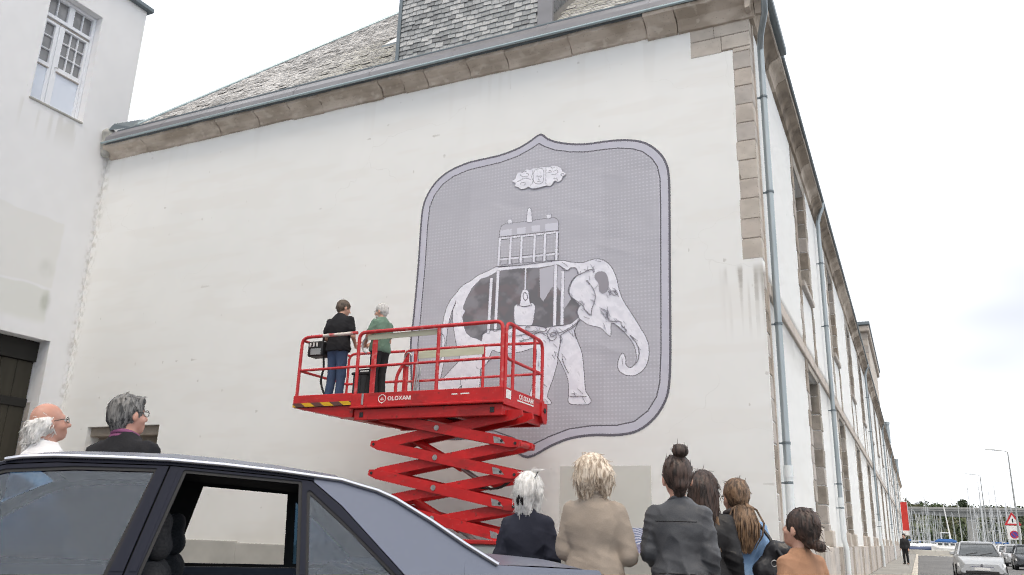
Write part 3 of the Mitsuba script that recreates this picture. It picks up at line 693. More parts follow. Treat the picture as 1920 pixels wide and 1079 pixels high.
# roof
P = 1.10
RX0, RX1, RY0, RY1, RZ = -17.30, -1.62, 12.82, 155.0, 10.60
RM = (RX0 + RX1) / 2
T_ = (RX1 - RX0) / 2
rv = np.array([[RX0, RY0, RZ], [RX1, RY0, RZ], [RX1, RY1, RZ], [RX0, RY1, RZ], [RM, RY0 + T_, RZ + T_ * P], [RM, RY1 - T_, RZ + T_ * P]])
rv[:, 2] -= 0.03
rf = part(wh, 'roof', (rv, np.array([[0, 1, 4], [1, 2, 5], [1, 5, 4], [2, 3, 5], [3, 0, 4], [3, 4, 5], [0, 3, 2], [0, 2, 1]])), 'roof_base')
sl = MB()
cs, sn = 1 / math.hypot(1, P), P / math.hypot(1, P)
row, t = 0, 0.0
while t < 7.3:
    yy = t
    x = RX0 + yy + (0.12 if row % 2 else 0.0)
    while x < RX1 - yy:
        w = 0.21 + 0.05 * rng.random()
        if not (-9.15 < x + w / 2 < -5.45 and t < 6.5):
            if x < -8.9 or (x > -5.9 and t < 2.0):
                s0 = t - 0.05 + 0.02 * rng.random()
                L = 0.27
                up = 0.012 + 0.010 * rng.random()
                a = np.array([x, RY0 + s0, RZ + s0 * P])
                e1 = np.array([w - 0.012, 0, 0])
                e2 = np.array([0, L * cs, L * sn])
                nn = np.array([0, -sn, cs])
                lift = 0.018 * (rng.random() < 0.05)
                q = [a + nn * (up + 0.006 + lift), a + e1 + nn * (up + 0.008 * rng.random() + lift), a + e1 + e2, a + e2,
                     a + nn * (up - 0.012 + lift), a + e1 + nn * (up - 0.012 + lift)]
                sl.add(q, [[0, 1, 2, 3]])
                sl.add(q, [[4, 5, 1, 0]])
        x += w
    row += 1
    t += 0.085
part(rf, 'slates', sl, 'roof_slate', kind='stuff', label='weathered pale grey slates of the hipped roof with some moss')
part(rf, 'hip_strip', MB().tube([[RX0, RY0, RZ + 0.02], [RM, RY0 + T_, RZ + T_ * P + 0.02]], 0.05, 6), 'zinc_lip', smooth=True)

# slate-hung dormer above the gutter
dm = part(wh, 'dormer', MB().box([-9.08, 12.93, 10.5], [-5.80, 17.0, 15.6]), 'roof_base', label='tall slate-hung dormer rising behind the gutter')
dr_roof = MB().hullpts([[-9.3, 12.7, 15.6], [-5.6, 12.7, 15.6], [-9.3, 17, 15.6], [-5.6, 17, 15.6], [-7.4, 14.5, 17.6], [-7.4, 17, 17.6]])
part(dm, 'dormer_roof', dr_roof, 'slate_b')
part(dm, 'corner_strip', MB().box([-9.155, 12.865, 10.62], [-9.07, 12.95, 15.6], 0.01), 'zinc_dark')
part(dm, 'corner_strip', MB().box([-5.82, 12.86, 10.62], [-5.50, 12.95, 15.6], 0.01), 'zinc')
vis, rest = [], [MB() for _ in SLATE]
row, z = 0, 10.60
while z < 15.5:
    x = -9.07 - (0.09 if row % 2 else 0)
    while x < -5.83:
        w = 0.172 + 0.02 * rng.random()
        xa, xb = max(x, -9.068) + 0.004, min(x + w, -5.825) - 0.004
        if xb - xa > 0.03:
            k = int(rng.choice(4, p=[0.28, 0.36, 0.26, 0.10]))
            top = 12.905 - 0.004 * rng.random()
            zz = z + 0.010 * rng.standard_normal()
            b = [[xa, top - 0.016, zz], [xb, top - 0.016, zz + 0.006 * rng.standard_normal()], [xb, top + 0.014, zz + 0.17], [xa, top + 0.014, zz + 0.17], [xa, top, zz], [xb, top, zz]]
            F4 = [[0, 1, 2, 3], [4, 5, 1, 0]]
            if z < 12.35 and len(vis) < 290:
                vis.append(0)
                part(dm, 'slate', MB().add(b, F4), SLATE[k])
            else:
                rest[k].add(b, F4)
        x += w
    row += 1
    z += 0.115
for k, m in enumerate(rest):
    part(dm, 'upper_slates', m, SLATE[k], kind='stuff')
side = MB()
for i in range(26):
    for j in range(8):
        y0, z0 = 12.97 + j * 0.2 + (i % 2) * 0.1, 10.75 + i * 0.13
        side.add([[-5.785, y0, z0], [-5.785, y0 + 0.19, z0], [-5.80, y0 + 0.19, z0 + 0.18], [-5.80, y0, z0 + 0.18]], [[0, 1, 2, 3]])
part(dm, 'side_slates', side, 'slate_d', kind='stuff')

# roof window left of the dormer
sk = part(wh, 'roof_window', MB().hullpts([[-10.62, 14.30, 12.22], [-9.25, 14.30, 12.22], [-10.62, 14.36, 12.36], [-9.25, 14.36, 12.36], [-10.62, 14.55, 12.46], [-9.25, 14.55, 12.46]]), 'zinc_dark', label='propped roof window with a pane painted pale as reflected sky beside the dormer')
part(sk, 'pane', MB().hullpts([[-10.58, 14.40, 12.40], [-9.25, 14.40, 12.40], [-9.25, 15.25, 13.62], [-9.55, 15.25, 13.62], [-10.58, 14.42, 12.43], [-9.25, 15.27, 13.60]]), 'sign_white')  # white colour stands in for the sky reflected by the glass

# ------------------------------------------------------------------ the street side of the warehouse
NW, Y0W, DYW, HW = 17, 19.75, 8.07, 1.02
wc = [Y0W + DYW * k for k in range(NW)]
poly = sg.box(13.6, 0.0, 156.0, 10.2)
for y in wc:
    poly = poly.difference(sg.box(y - HW, 6.72, y + HW, 9.55)).difference(sg.box(y - HW, 1.02, y + HW, 4.72))
part(wh, 'street_wall', MB().prism(poly, 0.55, lambda q: np.stack([XW - q[:, 2], q[:, 0], q[:, 1]], 1)), 'plaster_street_dimmed')
part(wh, 'back_wall', MB().box([-18.0, 13.61, 0], [-17.5, 155.9, 10.2]), 'plaster')
part(wh, 'far_end_wall', MB().box([-17.9, 155.9, 0], [XW - 0.01, 156.4, 10.2]), 'plaster')
for k, y in enumerate(wc):
    w = part(wh, 'window', MB().box([XW - 0.50, y - HW, 6.72], [XW - 0.46, y + HW, 9.55]), 'dark_pane')
    fr = MB()
    for a, b in ((6.72, 9.55), (1.02, 4.72)):
        for yy in (y - HW + 0.05, y, y + HW - 0.05):
            fr.box([XW - 0.455, yy - 0.045, a], [XW - 0.40, yy + 0.045, b])
        for zz in (a + 0.05, (a + b) / 2, b - 0.05):
            fr.box([XW - 0.452, y - HW, zz - 0.04], [XW - 0.405, y + HW, zz + 0.04])
    part(w, 'frame', fr, 'white_paint')
    part(w, 'lower_pane', MB().box([XW - 0.50, y - HW, 1.02], [XW - 0.46, y + HW, 4.72]), 'dark_pane')
    part(w, 'sill', MB().box([XW - 0.40, y - HW + 0.003, 6.60], [XW + 0.09, y + HW - 0.003, 6.74], 0.012), 'granite_grey')
    JM = ['jamb_mid', 'jamb_dark', 'granite_grey', 'granite_brown']
    joined = [MB() for _ in GRAN]
    for s in (-1, 1):
        z, i = 1.06, 0
        while z < 9.88:
            h = 0.34 + 0.12 * rng.random()
            if z + h > 9.6:
                h = 9.9 - z
            wd = (0.34 if i % 2 else 0.46) + 0.07 * rng.standard_normal() * 0.5
            inner = y + s * (HW - 0.012)
            outer = y + s * (HW + wd)
            m = MB().box([XW - 0.42, inner, z + 0.006], [XW + 0.018 + 0.006 * rng.random(), outer, z + h - 0.006], 0.012)
            if not (4.70 < z + h / 2 < 6.6):
                pass
            g = int(rng.choice(4, p=[0.36, 0.30, 0.16, 0.18]))
            if k < 4:
                part(w, 'jamb_stone', rough(m, 0.009, 5.0, k * 50 + i + (s > 0) * 25), JM[g], smooth=30)
            else:
                v, f = m.mesh()
                joined[g].add(v, f)
            z += h
            i += 1
        b = MB().box([XW - 0.40, y + s * (HW - 0.02), 0.99], [XW + 0.10, y + s * (HW + 0.56), 1.36], 0.02)
        part(w, 'base_block', b, 'granite_pale' if s > 0 else 'granite_tan', smooth=30)
    for zz, hh in ((9.552, 0.33), (4.722, 0.155)):
        b = MB().box([XW - 0.42, y - HW + 0.015, zz], [XW + 0.022, y + HW - 0.015, zz + hh], 0.012)
        part(w, 'lintel', b, JM[k % 2], smooth=30)
    for g, m in enumerate(joined):
        if m.n:
            part(w, 'jamb_stones', m, JM[g], smooth=30, kind='stuff')
sc_ = part(wh, 'string_course', MB().box([XW - 0.05, 13.27, 4.884], [XW + 0.055, 155.5, 5.115], 0.015), 'granite_tan')
part(wh, 'corner_strip', MB().box([XW - 0.04, 13.27, 1.02], [XW + 0.03, 13.34, 9.94]), 'granite_tan')
px_ = part(wh, 'street_plinth', MB().box([XW - 0.04, 13.02, 0.0], [XW + 0.05, 155.5, 0.98]), 'mortar')
y, i = 13.0, 0
pj = MB()
while y < 155:
    L = 1.0 + 0.5 * rng.random()
    b = MB().box([XW - 0.03, y + 0.01, 0.004], [XW + 0.085 + 0.01 * rng.random(), y + L - 0.01, 1.0], 0.015)
    if i < 40:
        part(px_, 'stone', rough(b, 0.008, 4.0, i), GRAN[[1, 0, 1, 3][i % 4]], smooth=30)
    else:
        v, f = b.mesh()
        pj.add(v, f)
    y += L
    i += 1
part(px_, 'far_stones', pj, 'granite_grey', smooth=30, kind='stuff')

# eaves cornice of the street side
PS = [(0.0, 9.93), (0.06, 9.95), (0.08, 10.05), (0.13, 10.12), (0.24, 10.17), (0.27, 10.2), (0.28, 10.33), (0.0, 10.33)]
sc2 = part(wh, 'street_cornice', MB().box([XW - 0.2, 13.0, 9.98], [XW + 0.03, 155.5, 10.32]), 'mortar')
y, i, far = 12.72, 0, MB()
while y < 155.4:
    L = 0.8 + 0.6 * rng.random()
    y1 = min(y + L, 155.4)
    d_ = 0.01 * rng.standard_normal()
    m = MB().prism(sg.Polygon([(a + (d_ if 0 < j < 7 else 0), b) for j, (a, b) in enumerate(PS)]), 1.0, lambda q: np.stack([XW + q[:, 0], y + 0.007 + q[:, 2] * (y1 - y - 0.014), q[:, 1]], 1))
    if i < 44:
        part(sc2, 'stone', m, 'cornice_dirty' if rng.random() < 0.7 else 'cornice', smooth=35)
    else:
        v, f = m.mesh()
        far.add(v, f)
    y = y1
    i += 1
part(sc2, 'far_stones', far, 'cornice_dirty', smooth=35, kind='stuff')
eg = part(wh, 'street_gutter', MB().box([XW + 0.0, 15.3, 10.335], [XW + 0.34, 155.4, 10.43], 0.02), 'zinc_dark')
part(eg, 'corner_box', MB().box([XW - 0.1, 12.60, 10.335], [XW + 0.40, 15.2, 10.50], 0.02), 'zinc_dark')
part(eg, 'lead_strip', MB().box([XW + 0.272, 13.0, 10.20], [XW + 0.292, 155.4, 10.225]), 'granite_pale')

# raised attic further down the street
at_ = part(wh, 'attic', MB().box([-3.6, 52.5, 10.3], [-1.58, 68.0, 13.25]), 'granite_pale', label='raised stone attic block above the eaves further down the street')
part(at_, 'attic_cornice', MB().box([-3.8, 52.2, 13.255], [-1.42, 68.2, 13.62], 0.04), 'granite_tan')
part(at_, 'attic_coping', MB().box([-3.9, 52.1, 13.625], [-1.36, 68.3, 13.84], 0.03), 'zinc_dark')
for i in range(7):
    part(at_, 'corner_stone', MB().box([-1.98 - 0.15 * (i % 2), 52.47, 10.36 + i * 0.41], [-1.55, 53.0, 10.74 + i * 0.41], 0.015), GRAN[i % 3], smooth=30)
for yv in (88.0, 128.0):
    vp = part(wh, 'chimney_flue', MB().tube([[-1.62, yv, 10.4], [-1.62, yv, 12.2]], 0.20, 12), 'galvanised', smooth=40)
    part(vp, 'cap', MB().tube([[-1.62, yv, 12.205], [-1.62, yv, 12.45]], 0.26, 12), 'galvanised', smooth=40)

# downpipes
for k, (yp, zt, zb) in enumerate([(13.46, 9.55, 2.05), (23.35, 9.75, 2.05), (47.6, 9.7, 2.05), (72.0, 9.7, 2.05), (96.0, 9.7, 2.05), (120, 9.7, 2.05)]):
    xp = XW + 0.125
    if k == 0:
        top = [[-1.50, 12.70, 10.34], [-1.49, 12.74, 10.16], [-1.52, 12.95, 9.90], [xp + 0.05, 13.25, 9.68], [xp, yp, zt]]
    else:
        top = [[xp + 0.16, yp, 10.35], [xp + 0.15, yp, 10.2], [xp + 0.05, yp, 9.95], [xp, yp, zt]]
    dp = part(wh, 'drainpipe', MB().tube(top + [[xp, yp, z] for z in np.linspace(zt - 0.1, zb, 8)], 0.056, 14), 'galvanised', smooth=40, label='galvanised drainpipe down the corner of the street front' if k == 0 else None)
    part(dp, 'lower_pipe', MB().tube([[xp, yp, zb], [xp, yp, 1.2], [xp + 0.05, yp, 0.95], [xp + 0.05, yp, 0.0]], 0.066, 14), 'pipe_white', smooth=40)
    part(dp, 'collar', MB().tube([[xp, yp, zb - 0.02], [xp, yp, zb + 0.16]], 0.075, 14), 'pipe_white', smooth=40)
    for zc in (8.55, 6.75, 4.45, 2.55, 1.95):
        b = MB().tube([[xp, yp, zc - 0.02], [xp, yp, zc + 0.02]], 0.068, 12)
        b.box([XW - 0.01, yp - 0.015, zc - 0.012], [xp, yp + 0.015, zc + 0.012])
        part(dp, 'clamp', b, 'zinc_dark')

# red banner on the street front
bn = thing('banner', 'tall red banner hung out from the far end of the warehouse', 'banner')
part(bn, 'cloth', rough(MB().prism(sg.box(0, 0, 0.80, 3.7), 0.02, lambda q: np.stack([-1.68 + q[:, 0], 127.0 + q[:, 2], 2.9 + q[:, 1]], 1)), 0.004, 2.0), 'banner_red')
part(bn, 'white_foot', MB().box([-1.68, 126.99, 2.3], [-0.88, 127.03, 2.895]), 'sign_white')
part(bn, 'pole', MB().tube([[-1.9, 127.0, 6.65], [-0.84, 127.0, 6.65]], 0.03, 6), 'steel')

# ------------------------------------------------------------------ side building on the left
XL = -17.94
sb = thing('side_building', 'white plastered side building with a French door above and a dark gateway below', 'building')
wp = sg.box(-16.0, 0.0, 13.37, 14.66).difference(sg.box(10.71, 10.62, 12.13, 13.69)).difference(sg.box(8.9, -0.1, 12.40, 5.09))  # wall lengthened out of view past the camera for more shade
part(sb, 'wall', MB().prism(wp, 0.62, lambda q: np.stack([XL - q[:, 2], q[:, 0], q[:, 1]], 1)), 'plaster_side')
part(sb, 'end_wall', MB().box([-27.0, 12.8, 0.0], [XL - 0.621, 13.365, 14.66]), 'plaster_side')
part(sb, 'coping', MB().box([-27.0, -16.1, 14.662], [XL + 0.13, 13.50, 14.80], 0.02), 'zinc_dark')
part(sb, 'wing', MB().box([XL + 0.003, -14.0, 0.0], [-3.0, -6.0, 12.6]), 'plaster_side')  # unseen block added behind the camera to shade the lower end wall
part(sb, 'wing_roof', MB().hullpts([[XL + 0.003, -14.3, 12.603], [-2.7, -14.3, 12.603], [XL + 0.003, -5.7, 12.603], [-2.7, -5.7, 12.603], [XL + 0.003, -10.0, 14.4], [-6.5, -10.0, 14.4]]), 'slate_b')  # roof of the added shading block, also out of view
part(sb, 'flat_roof', MB().box([-27.0, -16.0, 14.5], [XL - 0.63, 12.79, 14.655]), 'zinc_dark')
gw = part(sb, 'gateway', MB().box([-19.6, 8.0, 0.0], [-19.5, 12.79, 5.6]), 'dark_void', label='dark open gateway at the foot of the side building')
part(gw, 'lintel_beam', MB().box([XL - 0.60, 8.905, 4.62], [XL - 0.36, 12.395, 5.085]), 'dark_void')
for i in range(9):
    part(gw, 'door_board', MB().box([XL - 0.50, 8.91 + i * 0.387, 0.02], [XL - 0.44, 8.91 + i * 0.387 + 0.38, 4.61], 0.01), 'olive_door')
part(gw, 'door_rail', MB().box([XL - 0.435, 8.91, 3.55], [XL - 0.40, 12.39, 3.75], 0.01), 'dark_void')
for i in range(8):
    part(gw, 'jamb_stone', rough(MB().box([XL - 0.43, 12.385, 0.02 + i * 0.46], [XL - 0.20 - 0.08 * (i % 2), 12.396, 0.45 + i * 0.46], 0.002), 0.003, 5, i), 'granite_grey')

# French door, recessed
fx = XL - 0.27
fd = part(sb, 'french_door', MB().box([fx - 0.05, 10.72, 10.64], [fx - 0.04, 12.125, 13.68]), 'pane_grey', label='white French door with small panes and transom lights above')


def bar(parent, name, y0, y1, z0, z1, d=0.03, mat='white_paint', b=0.006, x=fx):
    part(parent, name, MB().box([x - 0.04, y0, z0], [x + d, y1, z1], b), mat)


bar(fd, 'frame', 12.045, 12.125, 10.64, 13.68, 0.06)
bar(fd, 'frame', 10.72, 10.80, 10.64, 13.68, 0.06)
bar(fd, 'frame', 10.801, 12.044, 13.60, 13.68, 0.06)
bar(fd, 'transom', 10.801, 12.044, 13.00, 13.09, 0.08)
bar(fd, 'transom', 10.801, 12.044, 12.955, 12.985, 0.05, 'granite_grey')
bar(fd, 'mullion', 11.38, 11.53, 13.091, 13.599, 0.04)
for a, b in ((11.085, 11.105), (11.785, 11.805)):
    bar(fd, 'glazing_bar', a, b, 13.091, 13.599, 0.02, b=0.004)
# main leaf
bar(fd, 'stile', 11.225, 11.365, 10.70, 12.95, 0.045)
bar(fd, 'stile', 11.975, 12.04, 10.70, 12.95, 0.045)
bar(fd, 'rail', 11.366, 11.974, 12.90, 12.95, 0.045)
bar(fd, 'rail', 11.366, 11.974, 11.70, 11.84, 0.045)
bar(fd, 'kick_panel', 11.366, 11.974, 10.70, 11.695, 0.02, 'door_panel')
bar(fd, 'drip_bar', 11.33, 11.98, 11.685, 11.715, 0.075, 'granite_grey')
for q in (11.565, 11.765):
    bar(fd, 'glazing_bar', q, q + 0.022, 11.84, 12.90, 0.02, b=0.004)
for q in (12.19, 12.545):
    bar(fd, 'glazing_bar', 11.366, 11.974, q, q + 0.022, 0.018, b=0.004)
# narrow leaf
bar(fd, 'stile', 11.12, 11.215, 10.70, 12.95, 0.04)
bar(fd, 'stile', 10.801, 10.87, 10.70, 12.95, 0.04)
bar(fd, 'rail', 10.871, 11.119, 12.88, 12.95, 0.04)
bar(fd, 'rail', 10.871, 11.119, 11.70, 11.82, 0.04)
bar(fd, 'kick_panel', 10.871, 11.119, 10.70, 11.695, 0.018, 'door_panel')
bar(fd, 'drip_bar', 10.85, 11.14, 11.685, 11.712, 0.07, 'granite_grey')
for q in (12.17, 12.53):
    bar(fd, 'glazing_bar', 10.871, 11.119, q, q + 0.022, 0.018, b=0.004)
part(fd, 'handle', MB().tube([[fx + 0.05, 11.29, 11.78], [fx + 0.10, 11.29, 11.78], [fx + 0.10, 11.36, 11.78]], 0.012, 6), 'steel')
part(fd, 'sill', rough(MB().box([XL - 0.30, 10.70, 10.60], [XL + 0.035, 12.127, 10.66], 0.015), 0.012, 7, 3), 'cement')


# ------------------------------------------------------------------ the mural (paper pasted on the end wall, layer on layer)
mu = thing('mural', 'large grey shield-shaped mural of a white elephant with a hollow body holding a bell', 'mural')
_lay = [YW - 0.004]


def P2(name):
    return [(x / 1000, z / 1000) for x, z in MURAL[name]]


def curve(pts, closed=False, n=6):
    """Catmull-Rom through the points"""
    p = np.array(pts, float)
    q = np.vstack([p[-1:], p, p[:2]]) if closed else np.vstack([2 * p[0] - p[1], p, 2 * p[-1] - p[-2]])
    out = []
    for i in range(1, len(q) - 2):
        for t in np.arange(n) / n:
            out.append(0.5 * ((2 * q[i]) + (-q[i - 1] + q[i + 1]) * t + (2 * q[i - 1] - 5 * q[i] + 4 * q[i + 1] - q[i + 2]) * t * t + (-q[i - 1] + 3 * q[i] - 3 * q[i + 1] + q[i + 2]) * t ** 3))
    if not closed:
        out.append(p[-1])
    return np.array(out)


def layer(name, poly, mat, d=0.0007, label=None, kind=None):
    _lay[0] -= d
    y = _lay[0]
    return part(mu, name, MB().prism(poly, 0.0004, lambda q: np.stack([q[:, 0], y - q[:, 2], q[:, 1]], 1)), mat, label=label, kind=kind)


def ink(lines, w):
    return unary_union([sg.LineString(l).buffer(w / 2, quad_segs=3) for l in lines])


sp = np.array(P2('shield'))
shield = sg.Polygon(sp).buffer(0)
sharp = shield
shield = unary_union([sg.Polygon(curve(sp, True, 4)).buffer(0)])
inner = sharp.buffer(-0.155)
layer('border', shield, 'mural_border')
layer('field', inner, 'mural_field')
layer('outline', unary_union([shield.exterior.buffer(0.020), inner.exterior.buffer(0.011)]), 'mural_ink')
tail = sg.Polygon(P2('tail')).buffer(0)
ele = sg.Polygon(curve(P2('ele'), True, 3)).buffer(0)
leg = sg.Polygon(P2('leg')).buffer(0)
body = unary_union([tail, ele, leg])
layer('elephant_outline', body.buffer(0.012), 'mural_ink')
el = layer('elephant', body, 'mural_white', label='white ink drawing of an elephant walking to the right')
dark = sg.Polygon(P2('dark')).buffer(0)
layer('hollow_outline', dark.buffer(0.010), 'mural_ink_soft')
layer('hollow', dark, 'mural_dark', label='dark hollow inside the body of the elephant')
layer('hollow_light', sg.Polygon(P2('glow')).buffer(0).intersection(dark), 'mural_glow')
for i_, a in enumerate(MURAL['cols']):
    a = np.array(a) / 1000
    c = sg.LineString(a).buffer(0.027, cap_style=2)
    layer('pillar_outline', c.buffer(0.008).difference(c), 'mural_ink_soft', d=0.0007 * (i_ == 0))
    layer('pillar', c, 'mural_white', d=0)
layer('chain', ink([P2('chain')], 0.028), 'mural_white')
bell = sg.Polygon(curve(P2('bell'), True, 3)).buffer(0)
layer('bell_outline', bell.buffer(0.010), 'mural_ink_soft')
layer('bell', bell, 'mural_white', label='pale bell hanging inside the elephant')
layer('bell_eye', sg.Polygon(P2('bellhole')).buffer(0).exterior.buffer(0.009), 'mural_ink_soft')
layer('head_opening', sg.Polygon(curve(P2('hole'), True, 3)).buffer(0), 'mural_mid')
hw_ = sg.Polygon(P2('howdah')).buffer(0)
layer('tower_outline', hw_.buffer(0.009), 'mural_ink')
layer('tower', hw_, 'mural_field', label='pale tower with columns on the back of the elephant')
layer('tower_roof', sg.Polygon(P2('hroof')).buffer(0), 'mural_glow')
for q in MURAL['panes']:
    layer('tower_panel', sg.Polygon(np.array(q) / 1000).buffer(0), 'mural_pane', d=0.0007 * (q is MURAL['panes'][0]))
for q in MURAL['arches']:
    c = sg.Polygon(np.array(q) / 1000).buffer(0.004)
    layer('arch', c.exterior.buffer(0.008), 'mural_ink_soft', d=0.0007 * (q is MURAL['arches'][0]))
layer('tower_line', ink([np.array(q) / 1000 for q in MURAL['hlines']], 0.013), 'mural_ink')
layer('tower_rail', ink([np.array(q) / 1000 - [0, 0.028] for q in MURAL['hlines'][:2]], 0.034), 'mural_white')
for q in MURAL['hcols']:
    c = sg.LineString(np.array(q) / 1000).buffer(0.021, cap_style=2)
    layer('column_outline', c.buffer(0.006).difference(c), 'mural_ink_soft', d=0.0007 * (q is MURAL['hcols'][0]))
    layer('column', c, 'mural_white', d=0)
for q in MURAL['stacks']:
    c = sg.Polygon(np.array(q) / 1000).buffer(0)
    layer('stack_outline', c.buffer(0.008).difference(c), 'mural_ink_soft', d=0.0007 * (q is MURAL['stacks'][0]))
    layer('stack', c, 'mural_white', d=0)
layer('ink_line', ink([curve(np.array(q) / 1000, False, 4) for q in MURAL['lines']], 0.012), 'mural_ink', kind='stuff')
r2 = np.random.default_rng(3)
hat = []
for q in MURAL['lines'] + [MURAL['ele'][i:i + 12] for i in range(0, len(MURAL['ele']), 12)]:
    c = curve(np.array(q) / 1000, False, 3)
    for p in c[::2]:
        L = 0.05 + 0.09 * r2.random()
        a = r2.normal(2.2, 0.5)
        s = p + r2.normal(0, 0.035, 2)
        l = sg.LineString([s, s + L * np.array([math.cos(a), math.sin(a)])])
        if body.buffer(-0.02).contains(l) and not dark.buffer(0.02).intersects(l):
            hat.append(l)
layer('hatching', unary_union([l.buffer(0.0045, quad_segs=1) for l in hat]), 'mural_ink_soft', kind='stuff')
md = sg.Polygon(curve(P2('medal'), True, 3)).buffer(0)
layer('crest_outline', md.buffer(0.006), 'mural_mid')
layer('crest', md, 'mural_white', label='small ornate white cartouche near the top of the mural')
layer('crest_line', ink([curve(np.array(q) / 1000, False, 4) for q in MURAL['medlines']], 0.010).intersection(md.buffer(0.02)), 'mural_ink_soft', kind='stuff')

po = thing('poster', 'small blue and white wavy printed poster low on the end wall', 'poster')
part(po, 'upper_sheet', MB().box([-4.14, YW - 0.006, 0.985], [-3.80, YW - 0.003, 1.23]), 'poster')
part(po, 'lower_sheet', MB().box([-4.12, YW - 0.009, 0.80], [-3.81, YW - 0.0065, 0.98]), 'poster_low')


# ------------------------------------------------------------------ scissor lift
LX0, LX1, LF, LB = -7.98, -5.30, 10.80, 12.30          # platform: left, right, front, back
EX = -9.18                                              # end of the roll-out deck
DK = 3.04                                               # deck height
lf = thing('scissor_lift', 'red scissor lift raised in front of the mural with two men on its platform', 'scissor lift')
part(lf, 'deck', MB().box([LX0, LF + 0.03, DK - 0.05], [LX1 - 0.01, LB - 0.03, DK], 0.005), 'steel')
fb = part(lf, 'toe_board', MB().box([LX0 - 0.03, LF, 2.965], [LX1 + 0.0, LF + 0.025, 3.165], 0.006), 'red')
part(lf, 'toe_board', MB().box([LX0 - 0.03, LB - 0.025, 2.965], [LX1, LB, 3.165], 0.006), 'red')
part(lf, 'toe_board', MB().box([LX1 + 0.001, LF + 0.0, 2.90], [LX1 + 0.026, LB, 3.165], 0.006), 'red')
part(lf, 'flange', MB().box([LX0 - 0.03, LF - 0.035, 2.925], [LX1 + 0.02, LF + 0.03, 2.963], 0.008), 'red', label='bright lower edge of the platform')
part(lf, 'side_beam', MB().box([LX0 + 0.02, LF + 0.04, 2.745], [LX1 - 0.02, LF + 0.10, 2.92], 0.01), 'red')
part(lf, 'side_beam', MB().box([LX0 + 0.02, LB - 0.10, 2.745], [LX1 - 0.02, LB - 0.04, 2.92], 0.01), 'red')
part(lf, 'end_beam', MB().box([LX1 - 0.08, LF + 0.11, 2.76], [LX1 - 0.02, LB - 0.11, 2.92], 0.01), 'red')
part(lf, 'end_beam', MB().box([LX0 + 0.03, LF + 0.11, 2.76], [LX0 + 0.09, LB - 0.11, 2.92], 0.01), 'red')
part(lf, 'under_plate', MB().box([LX0 + 0.1, LF + 0.105, 2.90], [LX1 - 0.09, LB - 0.105, 2.915]), 'black')
for i in range(4):
    part(lf, 'cross_member', MB().box([LX0 + 0.4 + i * 0.6, LF + 0.105, 2.80], [LX0 + 0.48 + i * 0.6, LB - 0.105, 2.895], 0.01), 'red')
for x in (LX0 + 0.13, LX1 - 0.22):
    part(lf, 'bolt_plate', MB().box([x, LF + 0.028, 2.79], [x + 0.07, LF + 0.039, 2.87], 0.004), 'black')
# roll-out deck
part(lf, 'extension_deck', MB().box([EX, LF + 0.05, DK - 0.05], [LX0 - 0.031, LB - 0.08, DK - 0.002], 0.005), 'steel')
part(lf, 'extension_toe_board', MB().box([EX - 0.01, LF + 0.005, 3.005], [LX0 - 0.031, LF + 0.03, 3.185], 0.006), 'red')
part(lf, 'extension_toe_board', MB().box([EX - 0.01, LB - 0.06, 3.005], [LX0 - 0.031, LB - 0.035, 3.185], 0.006), 'red')
part(lf, 'extension_toe_board', MB().box([EX - 0.012, LF + 0.031, 2.985], [EX + 0.012, LB - 0.061, 3.185], 0.006), 'red')
part(lf, 'hazard_strip', MB().box([EX - 0.005, LF - 0.002, 2.99], [LX0 - 0.035, LF + 0.004, 3.055]), 'hazard', label='yellow and black hazard stripes')
part(lf, 'extension_underside', MB().hullpts([[EX, LF + 0.04, 2.985], [EX, LB - 0.07, 2.985], [LX0, LF + 0.04, 2.985], [LX0, LB - 0.07, 2.985], [LX0 - 0.02, LF + 0.05, 2.80], [LX0 - 0.02, LB - 0.08, 2.80], [LX0 - 0.2, LF + 0.05, 2.80], [LX0 - 0.2, LB - 0.08, 2.80]]), 'red')
for i in range(4):
    part(lf, 'underside_rib', MB().box([EX + 0.10, LF + 0.12 + i * 0.35, 2.955], [LX0 - 0.25, LF + 0.19 + i * 0.35, 2.98], 0.005), 'red')


def rail(name, pts, r=0.027, mat='red_rail', bend=0.12):
    """tube with rounded corners"""
    p = [np.array(q, float) for q in pts]
    out = [p[0]]
    for a, b, c in zip(p, p[1:], p[2:]):
        u, w = (a - b) / np.linalg.norm(a - b), (c - b) / np.linalg.norm(c - b)
        d = min(bend, np.linalg.norm(a - b) / 2.1, np.linalg.norm(c - b) / 2.1)
        for t in np.linspace(0, 1, 6):
            out.append((b + u * d) * (1 - t) ** 2 + 2 * b * t * (1 - t) + (b + w * d) * t * t)
    out.append(p[-1])
    return part(lf, name, MB().tube(out, r, 10), mat, smooth=40)


TOP, MID = 4.17, 3.61
yF, yB = LF + 0.05, LB - 0.05
rail('front_rail', [(LX0 + 0.01, yF, DK), (LX0 - 0.0, yF, TOP + 0.015), (LX1 - 0.06, yF, TOP), (LX1 - 0.05, yF, DK)], 0.030)
rail('front_mid_rail', [(LX0 + 0.01, yF, MID), (LX1 - 0.06, yF, MID)], 0.022)
rail('front_post', [(-6.47, yF, 2.99), (-6.47, yF, TOP - 0.02)], 0.030)
rail('back_rail', [(LX0 - 0.0, yB, DK), (LX0 - 0.0, yB, TOP), (-6.22, yB, TOP - 0.01), (LX1 - 0.05, yB, TOP - 0.04)], 0.024)
rail('back_mid_rail', [(LX0, yB, MID), (LX1 - 0.05, yB, MID)], 0.021)
for x in (-7.93, -7.76, -6.40):
    rail('back_post', [(x, yB, DK), (x, yB, TOP)], 0.034 if x < -7 else 0.026)
